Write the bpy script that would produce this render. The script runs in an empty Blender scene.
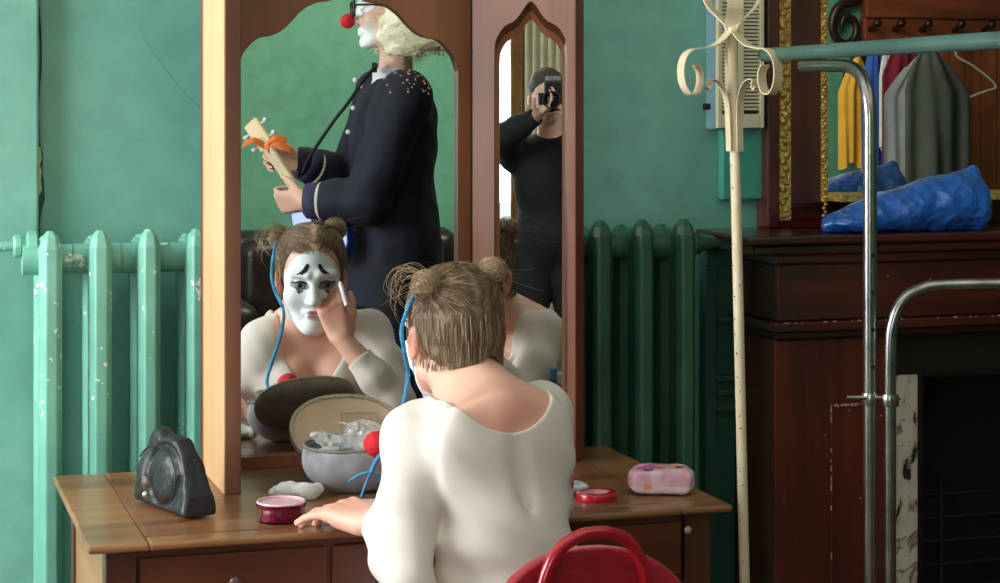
import bpy, bmesh, math, random
import numpy as np
from mathutils import Vector, Matrix
random.seed(7); RNG = np.random.RandomState(11)
scene = bpy.context.scene
COL = scene.collection
TH = math.radians(17.5); CT, ST = math.cos(TH), math.sin(TH)
H = 1.55; F = 2000.0
V3 = lambda *a: np.array(a, float)
# room axes: u runs along the radiator wall, w runs towards it, the photographer stands at u=w=0
def R(u, w, z=0.0): return V3(CT*u-ST*w, ST*u+CT*w, z)
UD, WD, ZD = V3(CT, ST, 0), V3(-ST, CT, 0), V3(0, 0, 1)
def upx(px, w):
    k = (px-500)/F
    return w*(ST+CT*k)/(CT-ST*k)
def P(px, py, Y): return V3((px-500)/F*Y, Y, H-(py-100)*Y/F)
def PZ(px, py, z):
    Y = (H-z)*F/(py-100.0); return V3((px-500)/F*Y, Y, z)
def unit(v): v = np.asarray(v, float); return v/np.linalg.norm(v)
class Plane:
    def __init__(s, q, n): s.q = np.asarray(q, float); s.n = unit(n)
    def pts(s, a):
        a = np.asarray(a, float); d = (a-s.q)@s.n
        return a-2*np.multiply.outer(d, s.n)
    def vec(s, v): v = np.asarray(v, float); return v-2*(v@s.n)*s.n
GLASS_W = 4.315
MIR = Plane(R(0, GLASS_W), WD)
OVM = Plane(R(0, 4.60), WD)
WING_N = unit(V3(0.0258, 1, 0)); WING = Plane(V3(0.06, 4.462, 0), WING_N)

# ---------------------------------------------------------------- materials
def srgb(r, g, b):
    f = lambda c: (c/255/12.92) if c/255 <= .04045 else ((c/255+.055)/1.055)**2.4
    return (f(r), f(g), f(b), 1)
def newmat(name):
    m = bpy.data.materials.new(name); m.use_nodes = True
    nt = m.node_tree; b = nt.nodes['Principled BSDF']; return m, nt, b
def M(name, col, rough=.5, metal=0, vary=.12, scale=8, bump=0, bscale=60, spec=.5, trans=0, ior=1.45, sheen=0, coat=0, col2=None, sss=0):
    m, nt, b = newmat(name); N, L = nt.nodes, nt.links
    c = srgb(*col); tc = N.new('ShaderNodeTexCoord')
    if vary or col2:
        nz = N.new('ShaderNodeTexNoise'); nz.inputs['Scale'].default_value = scale; nz.inputs['Detail'].default_value = 6
        L.new(tc.outputs['Object'], nz.inputs['Vector'])
        cr = N.new('ShaderNodeValToRGB'); cr.color_ramp.elements[0].position = .32; cr.color_ramp.elements[1].position = .68
        c2 = srgb(*col2) if col2 else tuple(min(1, x*(1+vary)) for x in c[:3])+(1,)
        c1 = c if col2 else tuple(x*(1-vary) for x in c[:3])+(1,)
        cr.color_ramp.elements[0].color = c1; cr.color_ramp.elements[1].color = c2
        L.new(nz.outputs['Fac'], cr.inputs['Fac']); L.new(cr.outputs['Color'], b.inputs['Base Color'])
    else: b.inputs['Base Color'].default_value = c
    b.inputs['Roughness'].default_value = rough; b.inputs['Metallic'].default_value = metal
    b.inputs['Specular IOR Level'].default_value = spec
    b.inputs['Transmission Weight'].default_value = trans; b.inputs['IOR'].default_value = ior
    b.inputs['Sheen Weight'].default_value = sheen; b.inputs['Coat Weight'].default_value = coat
    if sss:
        b.inputs['Subsurface Weight'].default_value = sss; b.inputs['Subsurface Radius'].default_value = (.012, .005, .003)
        b.inputs['Subsurface Scale'].default_value = 1.0
    if bump:
        n2 = N.new('ShaderNodeTexNoise'); n2.inputs['Scale'].default_value = bscale; n2.inputs['Detail'].default_value = 4
        L.new(tc.outputs['Object'], n2.inputs['Vector'])
        bp = N.new('ShaderNodeBump'); bp.inputs['Strength'].default_value = bump; bp.inputs['Distance'].default_value = .01
        L.new(n2.outputs['Fac'], bp.inputs['Height']); L.new(bp.outputs['Normal'], b.inputs['Normal'])
    return m
def wood(name, ca, cb, axis='Z', rough=.4, scale=18, coat=.2, bump=.08, rotz=TH):
    """grain running along the local axis (room aligned)"""
    m, nt, b = newmat(name); N, L = nt.nodes, nt.links
    tc = N.new('ShaderNodeTexCoord'); mp = N.new('ShaderNodeMapping')
    mp.vector_type = 'TEXTURE'
    mp.inputs['Rotation'].default_value = (0, 0, rotz)
    sc = {'X': (14, 1, 1), 'Y': (1, 14, 1), 'Z': (1, 1, 14)}[axis]
    mp.inputs['Scale'].default_value = sc
    L.new(tc.outputs['Object'], mp.inputs['Vector'])
    nz = N.new('ShaderNodeTexNoise'); nz.inputs['Scale'].default_value = scale; nz.inputs['Detail'].default_value = 8; nz.inputs['Distortion'].default_value = .6
    L.new(mp.outputs['Vector'], nz.inputs['Vector'])
    n2 = N.new('ShaderNodeTexNoise'); n2.inputs['Scale'].default_value = 3.5; n2.inputs['Detail'].default_value = 3
    L.new(tc.outputs['Object'], n2.inputs['Vector'])
    mx = N.new('ShaderNodeMath'); mx.operation = 'MULTIPLY_ADD'; mx.inputs[1].default_value = .35
    L.new(n2.outputs['Fac'], mx.inputs[0]); L.new(nz.outputs['Fac'], mx.inputs[2])
    cr = N.new('ShaderNodeValToRGB'); e = cr.color_ramp.elements
    e[0].position = .5; e[0].color = srgb(*ca); e[1].position = .85; e[1].color = srgb(*cb)
    L.new(mx.outputs[0], cr.inputs['Fac']); L.new(cr.outputs['Color'], b.inputs['Base Color'])
    b.inputs['Roughness'].default_value = rough; b.inputs['Coat Weight'].default_value = coat; b.inputs['Coat Roughness'].default_value = .25
    bp = N.new('ShaderNodeBump'); bp.inputs['Strength'].default_value = bump; bp.inputs['Distance'].default_value = .004
    L.new(nz.outputs['Fac'], bp.inputs['Height']); L.new(bp.outputs['Normal'], b.inputs['Normal'])
    return m
def paint(name, base, chip=(205, 210, 195), dark=None, rough=.45, chips=.0, vary=.10, bump=.15, streak=False):
    """old oil paint: blotchy, with small chips"""
    m, nt, b = newmat(name); N, L = nt.nodes, nt.links
    tc = N.new('ShaderNodeTexCoord')
    def noise(s, d=6, dist=0):
        n = N.new('ShaderNodeTexNoise'); n.inputs['Scale'].default_value = s; n.inputs['Detail'].default_value = d; n.inputs['Distortion'].default_value = dist
        L.new(tc.outputs['Object'], n.inputs['Vector']); return n
    n1 = noise(1.6, 5, .5); n2 = noise(14, 6); n3 = noise(38, 3); n4 = noise(3.0, 2)
    c = srgb(*base); cd = srgb(*dark) if dark else tuple(x*(1-2*vary) for x in c[:3])+(1,)
    cr = N.new('ShaderNodeValToRGB'); e = cr.color_ramp.elements
    e[0].position = .35; e[0].color = cd; e[1].position = .65; e[1].color = c
    L.new(n1.outputs['Fac'], cr.inputs['Fac'])
    hs = N.new('ShaderNodeMix'); hs.data_type = 'RGBA'; hs.blend_type = 'MULTIPLY'; hs.inputs[0].default_value = .35
    c2 = N.new('ShaderNodeValToRGB'); c2.color_ramp.elements[0].color = (.72, .72, .72, 1); c2.color_ramp.elements[1].color = (1.1, 1.1, 1.1, 1)
    c2.color_ramp.elements[0].position = .35; c2.color_ramp.elements[1].position = .6
    L.new(n2.outputs['Fac'], c2.inputs['Fac']); L.new(cr.outputs['Color'], hs.inputs[6]); L.new(c2.outputs['Color'], hs.inputs[7])
    out = hs.outputs[2]
    if chips:
        t = N.new('ShaderNodeMath'); t.operation = 'GREATER_THAN'; t.inputs[1].default_value = 1-chips
        a = N.new('ShaderNodeMath'); a.operation = 'MULTIPLY_ADD'; a.inputs[1].default_value = .55
        L.new(n4.outputs['Fac'], a.inputs[0]); L.new(n3.outputs['Fac'], a.inputs[2]); L.new(a.outputs[0], t.inputs[0])
        mx = N.new('ShaderNodeMix'); mx.data_type = 'RGBA'; L.new(t.outputs[0], mx.inputs[0]); L.new(out, mx.inputs[6]); mx.inputs[7].default_value = srgb(*chip)
        out = mx.outputs[2]
    L.new(out, b.inputs['Base Color']); b.inputs['Roughness'].default_value = rough
    bp = N.new('ShaderNodeBump'); bp.inputs['Strength'].default_value = bump; bp.inputs['Distance'].default_value = .01
    L.new(n2.outputs['Fac'], bp.inputs['Height']); L.new(bp.outputs['Normal'], b.inputs['Normal'])
    return m
def attr_mat(name, rough=.5, sss=0, bump=0, bscale=120, spec=.4, sheen=0, aniso=0):
    m, nt, b = newmat(name); N, L = nt.nodes, nt.links
    a = N.new('ShaderNodeAttribute'); a.attribute_name = 'Col'
    L.new(a.outputs['Color'], b.inputs['Base Color']); b.inputs['Roughness'].default_value = rough; b.inputs['Specular IOR Level'].default_value = spec
    b.inputs['Sheen Weight'].default_value = sheen
    if sss:
        b.inputs['Subsurface Weight'].default_value = sss; b.inputs['Subsurface Radius'].default_value = (.012, .005, .003); b.inputs['Subsurface Scale'].default_value = 1.0
    if bump:
        tc = N.new('ShaderNodeTexCoord'); n2 = N.new('ShaderNodeTexNoise'); n2.inputs['Scale'].default_value = bscale
        L.new(tc.outputs['Object'], n2.inputs['Vector'])
        bp = N.new('ShaderNodeBump'); bp.inputs['Strength'].default_value = bump; bp.inputs['Distance'].default_value = .004
        L.new(n2.outputs['Fac'], bp.inputs['Height']); L.new(bp.outputs['Normal'], b.inputs['Normal'])
    return m

# ---------------------------------------------------------------- objects
def wloc(o):
    v = V3(0, 0, 0)
    while o is not None: v = v+np.array(o.location); o = o.parent
    return v
def tag(o, label=None, cat=None, group=None, kind=None):
    if label: o['label'] = label
    if cat: o['category'] = cat
    if group: o['group'] = group
    if kind: o['kind'] = kind
    return o
def thing(name, label, cat, loc, group=None):
    o = bpy.data.objects.new(name, None); COL.objects.link(o); o.location = [float(x) for x in loc]
    o.empty_display_size = .05
    return tag(o, label, cat, group)
def from_arrays(name, verts, faces, mat, parent=None, smooth=True, colors=None, loc=None, label=None):
    verts = np.asarray(verts, float)
    if parent is not None: base = wloc(parent)
    elif loc is not None: base = np.asarray(loc, float)
    else: base = np.array([(verts[:, 0].min()+verts[:, 0].max())/2, (verts[:, 1].min()+verts[:, 1].max())/2, verts[:, 2].min()])
    me = bpy.data.meshes.new(name)
    vl = (verts-base)
    if isinstance(faces, np.ndarray) and faces.ndim == 2:
        nf, k = faces.shape
        me.vertices.add(len(vl)); me.vertices.foreach_set('co', vl.astype(np.float32).ravel())
        me.loops.add(nf*k); me.loops.foreach_set('vertex_index', faces.astype(np.int32).ravel())
        me.polygons.add(nf); me.polygons.foreach_set('loop_start', np.arange(0, nf*k, k, dtype=np.int32))
        me.polygons.foreach_set('loop_total', np.full(nf, k, np.int32)); me.update(calc_edges=True)
    else:
        me.from_pydata([tuple(v) for v in vl], [], [tuple(int(i) for i in f) for f in faces]); me.update()
    if smooth is True: me.polygons.foreach_set('use_smooth', np.ones(len(me.polygons), bool))
    elif smooth is not False and smooth is not None: me.polygons.foreach_set('use_smooth', np.array(smooth, bool))
    if colors is not None:
        at = me.color_attributes.new('Col', 'FLOAT_COLOR', 'POINT')
        c = np.ones((len(vl), 4), np.float32); c[:, :3] = colors; at.data.foreach_set('color', c.ravel())
    me.materials.append(mat)
    o = bpy.data.objects.new(name, me); COL.objects.link(o)
    if parent is not None: o.parent = parent
    else: o.location = [float(x) for x in base]
    if label: o['label'] = label
    return o
class MB:
    def __init__(s): s.v = []; s.f = []; s.sm = []
    def add(s, vs, fs, smooth=False):
        n = len(s.v); s.v += [tuple(map(float, p)) for p in vs]; s.f += [tuple(n+i for i in f) for f in fs]; s.sm += [smooth]*len(fs); return s
    def hexa(s, p):  # 8 pts: bottom 4 ccw, top 4 ccw
        return s.add(p, [(0, 3, 2, 1), (4, 5, 6, 7), (0, 1, 5, 4), (1, 2, 6, 5), (2, 3, 7, 6), (3, 0, 4, 7)])
    def box(s, u0, u1, w0, w1, z0, z1):  # room aligned
        return s.hexa([R(u0, w0, z0), R(u1, w0, z0), R(u1, w1, z0), R(u0, w1, z0), R(u0, w0, z1), R(u1, w0, z1), R(u1, w1, z1), R(u0, w1, z1)])
    def obox(s, c, ax, ay, az, hx, hy, hz):
        c = np.asarray(c, float); ax, ay, az = unit(ax)*hx, unit(ay)*hy, unit(az)*hz
        return s.hexa([c-ax-ay-az, c+ax-ay-az, c+ax+ay-az, c-ax+ay-az, c-ax-ay+az, c+ax-ay+az, c+ax+ay+az, c-ax+ay+az])
    def tube(s, pts, r, n=14, closed=False, cap=True):
        pts = [np.asarray(p, float) for p in pts]; rs = r if hasattr(r, '__len__') else [r]*len(pts)
        T = []
        for i in range(len(pts)):
            a = pts[(i-1) % len(pts)] if (closed or i > 0) else pts[i]; b = pts[(i+1) % len(pts)] if (closed or i < len(pts)-1) else pts[i]
            T.append(unit(b-a))
        up = V3(0, 0, 1) if abs(T[0][2]) < .9 else V3(1, 0, 0)
        nrm = unit(np.cross(T[0], up)); vs = []; fs = []
        for i, p in enumerate(pts):
            nrm = unit(nrm-(nrm@T[i])*T[i]); bn = np.cross(T[i], nrm)
            for j in range(n):
                a = 2*math.pi*j/n; vs.append(p+rs[i]*(math.cos(a)*nrm+math.sin(a)*bn))
        m = len(pts)
        for i in range(m if closed else m-1):
            for j in range(n):
                a = i*n+j; b = i*n+(j+1) % n; c = ((i+1) % m)*n+(j+1) % n; d = ((i+1) % m)*n+j
                fs.append((a, b, c, d))
        s.add(vs, fs, True)
        if cap and not closed:
            s.add(vs[:n], [tuple(range(n-1, -1, -1))]); s.add(vs[-n:], [tuple(range(n))])
        return s
    def lathe(s, c, prof, axis=(0, 0, 1), n=32, smooth=True, sx=1, xdir=None):
        c = np.asarray(c, float); az = unit(axis); ref = V3(1, 0, 0) if abs(az[0]) < .9 else V3(0, 1, 0)
        if xdir is not None: ref = xdir
        ax = unit(ref-(ref@az)*az); ay = np.cross(az, ax); vs = []; fs = []
        for r, h in prof:
            for j in range(n):
                a = 2*math.pi*j/n; vs.append(c+az*h+ax*r*sx*math.cos(a)+ay*r*math.sin(a))
        for i in range(len(prof)-1):
            for j in range(n): fs.append((i*n+j, i*n+(j+1) % n, (i+1)*n+(j+1) % n, (i+1)*n+j))
        s.add(vs, fs, smooth)
        if prof[0][0] > 1e-5: s.add(vs[:n], [tuple(range(n-1, -1, -1))])
        if prof[-1][0] > 1e-5: s.add(vs[-n:], [tuple(range(n))])
        return s
    def ball(s, c, r, n=20, sc=(1, 1, 1)):
        c = np.asarray(c, float); vs = []; fs = []; m = n//2
        for i in range(m+1):
            t = math.pi*i/m
            for j in range(n):
                a = 2*math.pi*j/n; vs.append(c+r*V3(sc[0]*math.sin(t)*math.cos(a), sc[1]*math.sin(t)*math.sin(a), -sc[2]*math.cos(t)))
        for i in range(m):
            for j in range(n): fs.append((i*n+j, i*n+(j+1) % n, (i+1)*n+(j+1) % n, (i+1)*n+j))
        return s.add(vs, fs, True)
    def ribbon(s, pts, side, width, thick=.003):
        pts = [np.asarray(p, float) for p in pts]; side = unit(side)*width/2; vs = []; fs = []
        for i, p in enumerate(pts):
            a = pts[max(i-1, 0)]; b = pts[min(i+1, len(pts)-1)]; t = unit(b-a); nn = unit(np.cross(t, side))*thick/2
            vs += [p-side-nn, p+side-nn, p+side+nn, p-side+nn]
        for i in range(len(pts)-1):
            for j in range(4): fs.append((4*i+j, 4*i+(j+1) % 4, 4*i+4+(j+1) % 4, 4*i+4+j))
        fs += [(3, 2, 1, 0), tuple(4*(len(pts)-1)+k for k in range(4))]
        return s.add(vs, fs, False)
    def prism(s, poly, d):  # 3D polygon extruded along vector d
        n = len(poly); poly = [np.asarray(p, float) for p in poly]; vs = poly+[p+np.asarray(d) for p in poly]
        return s.add(vs, [tuple(range(n-1, -1, -1)), tuple(range(n, 2*n))]+[(i, (i+1) % n, n+(i+1) % n, n+i) for i in range(n)])
    def build(s, name, mat, parent=None, bevel=0, loc=None, label=None, fixn=True, sub=0):
        o = from_arrays(name, np.array(s.v), s.f, mat, parent, smooth=s.sm, loc=loc, label=label)
        if fixn:
            bm = bmesh.new(); bm.from_mesh(o.data); bmesh.ops.recalc_face_normals(bm, faces=bm.faces); bm.to_mesh(o.data); bm.free()
        if bevel:
            b = o.modifiers.new('bevel', 'BEVEL'); b.width = bevel; b.segments = 2; b.limit_method = 'ANGLE'; b.angle_limit = math.radians(50)
        if sub:
            b = o.modifiers.new('sub', 'SUBSURF'); b.levels = sub; b.render_levels = sub
        return o
def arc_pts(c, ax, ay, r0, r1, a0, a1, n=16):
    c = np.asarray(c, float)
    return [c+np.asarray(ax)*math.cos(a)*r0+np.asarray(ay)*math.sin(a)*r1 for a in np.linspace(a0, a1, n)]
def smoothpath(pts, n=6):
    pts = [np.asarray(p, float) for p in pts]; out = []
    P_ = [2*pts[0]-pts[1]]+pts+[2*pts[-1]-pts[-2]]
    for i in range(1, len(P_)-2):
        a, b, c, d = P_[i-1:i+3]
        for t in np.linspace(0, 1, n, endpoint=False):
            out.append(.5*((2*b)+(-a+c)*t+(2*a-5*b+4*c-d)*t*t+(-a+3*b-3*c+d)*t**3))
    out.append(pts[-1]); return out

# ---------------------------------------------------------------- implicit surfaces
class Field:
    def __init__(s, lo, hi, h):
        s.lo = np.asarray(lo, float); s.h = h; s.n = np.ceil((np.asarray(hi)-s.lo)/h).astype(int)+1
        s.a = np.full(s.n, 1.0, np.float32)
    def sub(s, lo, hi):
        i0 = np.clip(np.floor((np.asarray(lo)-s.lo)/s.h).astype(int), 0, s.n); i1 = np.clip(np.ceil((np.asarray(hi)-s.lo)/s.h).astype(int)+1, 0, s.n)
        if np.any(i1 <= i0): return None
        sl = tuple(slice(a, b) for a, b in zip(i0, i1))
        g = [(s.lo[k]+s.h*np.arange(i0[k], i1[k])).astype(np.float32) for k in range(3)]
        return sl, g[0][:, None, None], g[1][None, :, None], g[2][None, None, :]
    def apply(s, fn, lo, hi, k=.01, mode='u', pad=.03):
        q = s.sub(np.asarray(lo)-k-pad, np.asarray(hi)+k+pad)
        if q is None: return
        sl, X, Y, Z = q; d = fn(X, Y, Z); a = s.a[sl]
        if mode == 'u':
            if k > 0:
                hh = np.maximum(k-np.abs(a-d), 0)/k; s.a[sl] = np.minimum(a, d)-hh*hh*k*.25
            else: s.a[sl] = np.minimum(a, d)
        elif mode == 's':
            d = -d
            if k > 0:
                hh = np.maximum(k-np.abs(a-d), 0)/k; s.a[sl] = np.maximum(a, d)+hh*hh*k*.25
            else: s.a[sl] = np.maximum(a, d)
        elif mode == 'i': s.a[sl] = np.maximum(a, d)
    def cone(s, a, b, ra, rb, k=.01, mode='u'):
        a = np.asarray(a, float); b = np.asarray(b, float); ab = b-a; L2 = ab@ab+1e-12
        def fn(X, Y, Z):
            x, y, z = X-a[0], Y-a[1], Z-a[2]; t = np.clip((x*ab[0]+y*ab[1]+z*ab[2])/L2, 0, 1)
            return np.sqrt((x-t*ab[0])**2+(y-t*ab[1])**2+(z-t*ab[2])**2)-(ra+(rb-ra)*t)
        r = max(ra, rb); s.apply(fn, np.minimum(a, b)-r, np.maximum(a, b)+r, k, mode); return s
    def ell(s, c, r, rot=None, k=.01, mode='u', fnmod=None):
        c = np.asarray(c, float); rot = np.eye(3) if rot is None else np.asarray(rot); r = np.asarray(r, float)  # rot columns = axes
        def fn(X, Y, Z):
            x, y, z = X-c[0], Y-c[1], Z-c[2]
            q = [x*rot[0, i]+y*rot[1, i]+z*rot[2, i] for i in range(3)]
            k0 = np.sqrt((q[0]/r[0])**2+(q[1]/r[1])**2+(q[2]/r[2])**2)+1e-9
            k1 = np.sqrt((q[0]/r[0]**2)**2+(q[1]/r[1]**2)**2+(q[2]/r[2]**2)**2)+1e-9
            d = k0*(k0-1)/k1
            if fnmod: d = d+fnmod(X, Y, Z)
            return d
        e = np.sqrt(((rot*r)**2).sum(1)); s.apply(fn, c-e, c+e, k, mode); return s
    def box(s, c, hs, rot=None, rd=.005, k=.005, mode='u'):
        c = np.asarray(c, float); rot = np.eye(3) if rot is None else np.asarray(rot); hs = np.asarray(hs, float)
        def fn(X, Y, Z):
            x, y, z = X-c[0], Y-c[1], Z-c[2]
            q = [np.abs(x*rot[0, i]+y*rot[1, i]+z*rot[2, i])-hs[i]+rd for i in range(3)]
            return np.sqrt(sum(np.maximum(t, 0)**2 for t in q))+np.minimum(np.maximum(q[0], np.maximum(q[1], q[2])), 0)-rd
        e = np.abs(rot)@hs; s.apply(fn, c-e, c+e, k, mode); return s
    def coords(s): return [(s.lo[k]+s.h*np.arange(s.n[k])).astype(np.float32).reshape([-1 if i == k else 1 for i in range(3)]) for k in range(3)]
    def copy(s):
        o = Field.__new__(Field); o.lo, o.h, o.n, o.a = s.lo, s.h, s.n, s.a.copy(); return o
    def crop(s, lo, hi):
        sl, X, Y, Z = s.sub(lo, hi); o = Field.__new__(Field); o.h = s.h
        o.lo = np.array([X.ravel()[0], Y.ravel()[0], Z.ravel()[0]], float); o.a = s.a[sl].copy(); o.n = np.array(o.a.shape); return o
    def mesh(s):
        a = s.a; a = np.pad(a, 1, constant_values=1.0); lo = s.lo-s.h
        S = a < 0
        c = np.zeros(np.array(a.shape)-1, np.uint8)
        for i in (0, 1):
            for j in (0, 1):
                for k in (0, 1): c += S[i:S.shape[0]-1+i, j:S.shape[1]-1+j, k:S.shape[2]-1+k]
        act = np.argwhere((c > 0) & (c < 8)); idx = np.full(c.shape, -1, np.int32); idx[tuple(act.T)] = np.arange(len(act))
        cor = np.array([(i, j, k) for i in (0, 1) for j in (0, 1) for k in (0, 1)])
        val = np.stack([a[tuple((act+o).T)] for o in cor], 1).astype(np.float64)
        pos = np.zeros((len(act), 3)); cnt = np.zeros(len(act))
        for p in range(8):
            for q in range(p+1, 8):
                if np.abs(cor[p]-cor[q]).sum() != 1: continue
                m = (val[:, p] < 0) != (val[:, q] < 0); t = np.where(m, val[:, p]/np.where(m, val[:, p]-val[:, q], 1), 0)
                pos += np.where(m[:, None], cor[p]+t[:, None]*(cor[q]-cor[p]), 0); cnt += m
        V = lo+s.h*(act+pos/cnt[:, None]); Fs = []
        for ax in range(3):
            b, c2 = [(1, 2), (2, 0), (0, 1)][ax]
            s0 = [slice(0, -1) if k == ax else slice(None) for k in range(3)]; s1 = [slice(1, None) if k == ax else slice(None) for k in range(3)]
            A = S[tuple(s0)]; B = S[tuple(s1)]; e = np.argwhere(A != B)
            e = e[(e[:, b] > 0) & (e[:, c2] > 0) & (e[:, b] < S.shape[b]-1) & (e[:, c2] < S.shape[c2]-1)]
            eb = np.zeros(3, int); eb[b] = 1; ec = np.zeros(3, int); ec[c2] = 1
            g = lambda o: idx[tuple((e-o).T)]
            quad = np.stack([g(eb+ec), g(ec), g(0*eb), g(eb)], 1); inside = A[tuple(e.T)]
            quad[~inside] = quad[~inside][:, ::-1]; Fs.append(quad)
        Fq = np.concatenate(Fs); Fq = Fq[(Fq >= 0).all(1)]
        return V, Fq
    def build(s, name, mat, parent=None, refl=None, colors=None, label=None, smooth=1, loc=None):
        V, Fq = s.mesh()
        if smooth:   # light taubin-free relax against grid stepping
            for _ in range(smooth):
                acc = np.zeros_like(V); n = np.zeros(len(V))
                for i in range(4):
                    for j in (1, 3):
                        np.add.at(acc, Fq[:, i], V[Fq[:, (i+j) % 4]]); np.add.at(n, Fq[:, i], 1)
                V = V*.5+.5*acc/np.maximum(n, 1)[:, None]
        cols = colors(V) if colors else None
        if refl is not None: V = refl.pts(V); Fq = Fq[:, ::-1]
        return from_arrays(name, V, Fq, mat, parent, colors=cols, label=label, loc=loc)
def wob(X, Y, Z, f, seed=0):
    """cheap smooth pseudo noise in about -1..1"""
    r = np.random.RandomState(seed); o = 0
    for i in range(5):
        d = r.randn(3); d = d/np.linalg.norm(d)*f*(.6+.9*r.rand()); ph = r.rand()*6.28
        e = r.randn(3)*f*.5
        o = o+np.sin(X*d[0]+Y*d[1]+Z*d[2]+ph+1.3*np.sin(X*e[0]+Y*e[1]+Z*e[2]))
    return o/3.2
def frame_from(fwd, up=(0, 0, 1)):
    f = unit(fwd); r = unit(np.cross(f, up)); u = np.cross(r, f); return np.stack([r, f, u], 1)  # columns: right, forward, up

# ---------------------------------------------------------------- human pieces
def head(Fd, c, rot, s=1.0, ears=True, k=.012, jaw=1.0):
    """c: point between the ears at eye height; rot columns right, forward, up"""
    L = lambda x, y, z: c+rot@(V3(x, y, z)*s)
    Fd.ell(L(0, -.018, .038), V3(.074, .095, .088)*s, rot, k=.02)
    Fd.ell(L(0, .030, -.030), V3(.060*jaw, .060, .082)*s, rot, k=.03)
    Fd.cone(L(-.05*jaw, .0, -.062), L(-.012, .066, -.102), .020*s, .016*s, k=.02)
    Fd.cone(L(.05*jaw, .0, -.062), L(.012, .066, -.102), .020*s, .016*s, k=.02)
    Fd.ell(L(0, .074, -.098), V3(.020, .016, .016)*s, rot, k=.014)
    for q in (-1, 1):
        Fd.ell(L(q*.042, .058, -.028), V3(.024, .024, .024)*s, rot, k=.02)
        Fd.cone(L(q*.012, .088, .024), L(q*.046, .072, .026), .009*s, .009*s, k=.014)
        Fd.ell(L(q*.032, .094, .004), V3(.017, .014, .012)*s, rot, k=.014, mode='s')
        Fd.ell(L(q*.032, .074, .003), V3(.0135, .0125, .0125)*s, rot, k=.003)
    Fd.cone(L(0, .086, .014), L(0, .106, -.026), .0075*s, .0105*s, k=.012)
    Fd.ell(L(0, .110, -.032), V3(.011, .011, .009)*s, rot, k=.006)
    for q in (-1, 1): Fd.ell(L(q*.011, .098, -.035), V3(.0075, .009, .007)*s, rot, k=.005)
    Fd.cone(L(-.018, .082, -.060), L(.018, .082, -.060), .0055*s, .0055*s, k=.006)
    Fd.ell(L(0, .089, -.0585), V3(.016, .007, .0055)*s, rot, k=.005)
    Fd.ell(L(0, .087, -.070), V3(.017, .008, .007)*s, rot, k=.005)
    Fd.ell(L(0, .098, -.0645), V3(.022, .010, .0016)*s, rot, k=.002, mode='s')
    if ears:
        for q in (-1, 1):
            rr = rot@np.array([[1, 0, 0], [0, .95, .3], [0, -.3, .95]]).T
            Fd.ell(L(q*.079, -.012, -.012), V3(.008, .019, .032)*s, rr, k=.006)
            Fd.ell(L(q*.086, -.008, -.008), V3(.006, .010, .020)*s, rr, k=.004, mode='s')
def hand(Fd, W, d, n, side, curl=(.5, .6, .4), s=1.0, spread=.06, thumb=None, thumb_curl=.3, curls=None, k=.004):
    """W wrist, d finger direction, n palm-facing normal, side: direction towards the thumb"""
    d = unit(d); n = unit(n-(np.asarray(n)@d)*d); S = unit(side-(np.asarray(side)@d)*d-(np.asarray(side)@n)*n)
    W = np.asarray(W, float)
    offs = [.029, .010, -.010, -.028]; lens = [(.042, .025, .02), (.046, .029, .021), (.043, .027, .02), (.033, .02, .018)]
    pl = [.088, .090, .085, .078]; rr = [.0088, .0092, .0086, .0076]
    for i in range(4):
        b = W+(d*pl[i]+S*offs[i])*s
        Fd.cone(W+(S*offs[i]*.55+d*.01)*s, b, .0145*s, .0115*s, k=.012)
    Fd.cone(W+(S*.02+d*.012+n*.008)*s, W+(S*.028+d*.045+n*.010)*s, .014*s, .013*s, k=.012)
    Fd.cone(W+(-S*.02+d*.02+n*.006)*s, W+(-S*.024+d*.06+n*.006)*s, .012*s, .011*s, k=.012)
    res = []
    for i in range(4):
        cu = curls[i] if curls else curl
        p = W+(d*pl[i]+S*offs[i])*s; ang = 0; dd = unit(d+S*spread*(1.5-i)*1.0); r = rr[i]*s
        for j in range(3):
            ang += cu[j]; v = dd*math.cos(ang)+n*math.sin(ang); q = p+v*lens[i][j]*s
            Fd.cone(p, q, r, r*.9, k=(.009 if j == 0 else .003)); p = q; r *= .9
        res.append(p)
    t0 = W+(S*.028+d*.022+n*.008)*s; td = unit(thumb) if thumb is not None else unit(d*.75+S*.6+n*.35)
    t1 = t0+td*.040*s; td2 = unit(td+thumb_curl*(d*.6+n*.3-S*.5)); t2 = t1+td2*.032*s; td3 = unit(td2+thumb_curl*(d*.5+n*.2-S*.5)); t3 = t2+td3*.026*s
    Fd.cone(t0, t1, .0145*s, .0115*s, k=.010); Fd.cone(t1, t2, .0108*s, .0098*s, k=.004); Fd.cone(t2, t3, .0098*s, .0082*s, k=.003)
    return res, t3
def flush(V, c, r, col, base, amt=1):
    w = np.exp(-((V-np.asarray(c))**2).sum(1)/r**2)[:, None]*amt
    return base*(1-w)+np.array(col)*w
# ================================================================= ROOM
teal = paint('teal_wall_paint', (124, 180, 162), dark=(104, 164, 146), rough=.42, vary=.08, bump=.10)
teal_d = paint('green_panel_paint', (44, 92, 74), dark=(32, 72, 58), rough=.4, vary=.1, bump=.12)
green_far = paint('green_far_wall_paint', (98, 158, 126), dark=(88, 148, 118), rough=.6, vary=.05, bump=.05)
ceil_m = M('white_ceiling', (225, 224, 215), .8)
floor_m = wood('floor_boards', (70, 42, 24), (120, 78, 46), 'X', .35, 10)
white_p = M('white_gloss_paint', (225, 225, 215), .4)
def struct(mb, name, mat, bevel=0, parent=None, **k):
    o = mb.build(name, mat, parent, bevel, **k)
    if parent is None: o['kind'] = 'structure'
    return o
U0, U1, W0, W1, ZC = -2.3, 8.2, -1.0, 4.72, 3.3
struct(MB().box(U0-.2, U1+.2, W0-.2, W1+.2, -.1, 0), 'floor', floor_m)
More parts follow.
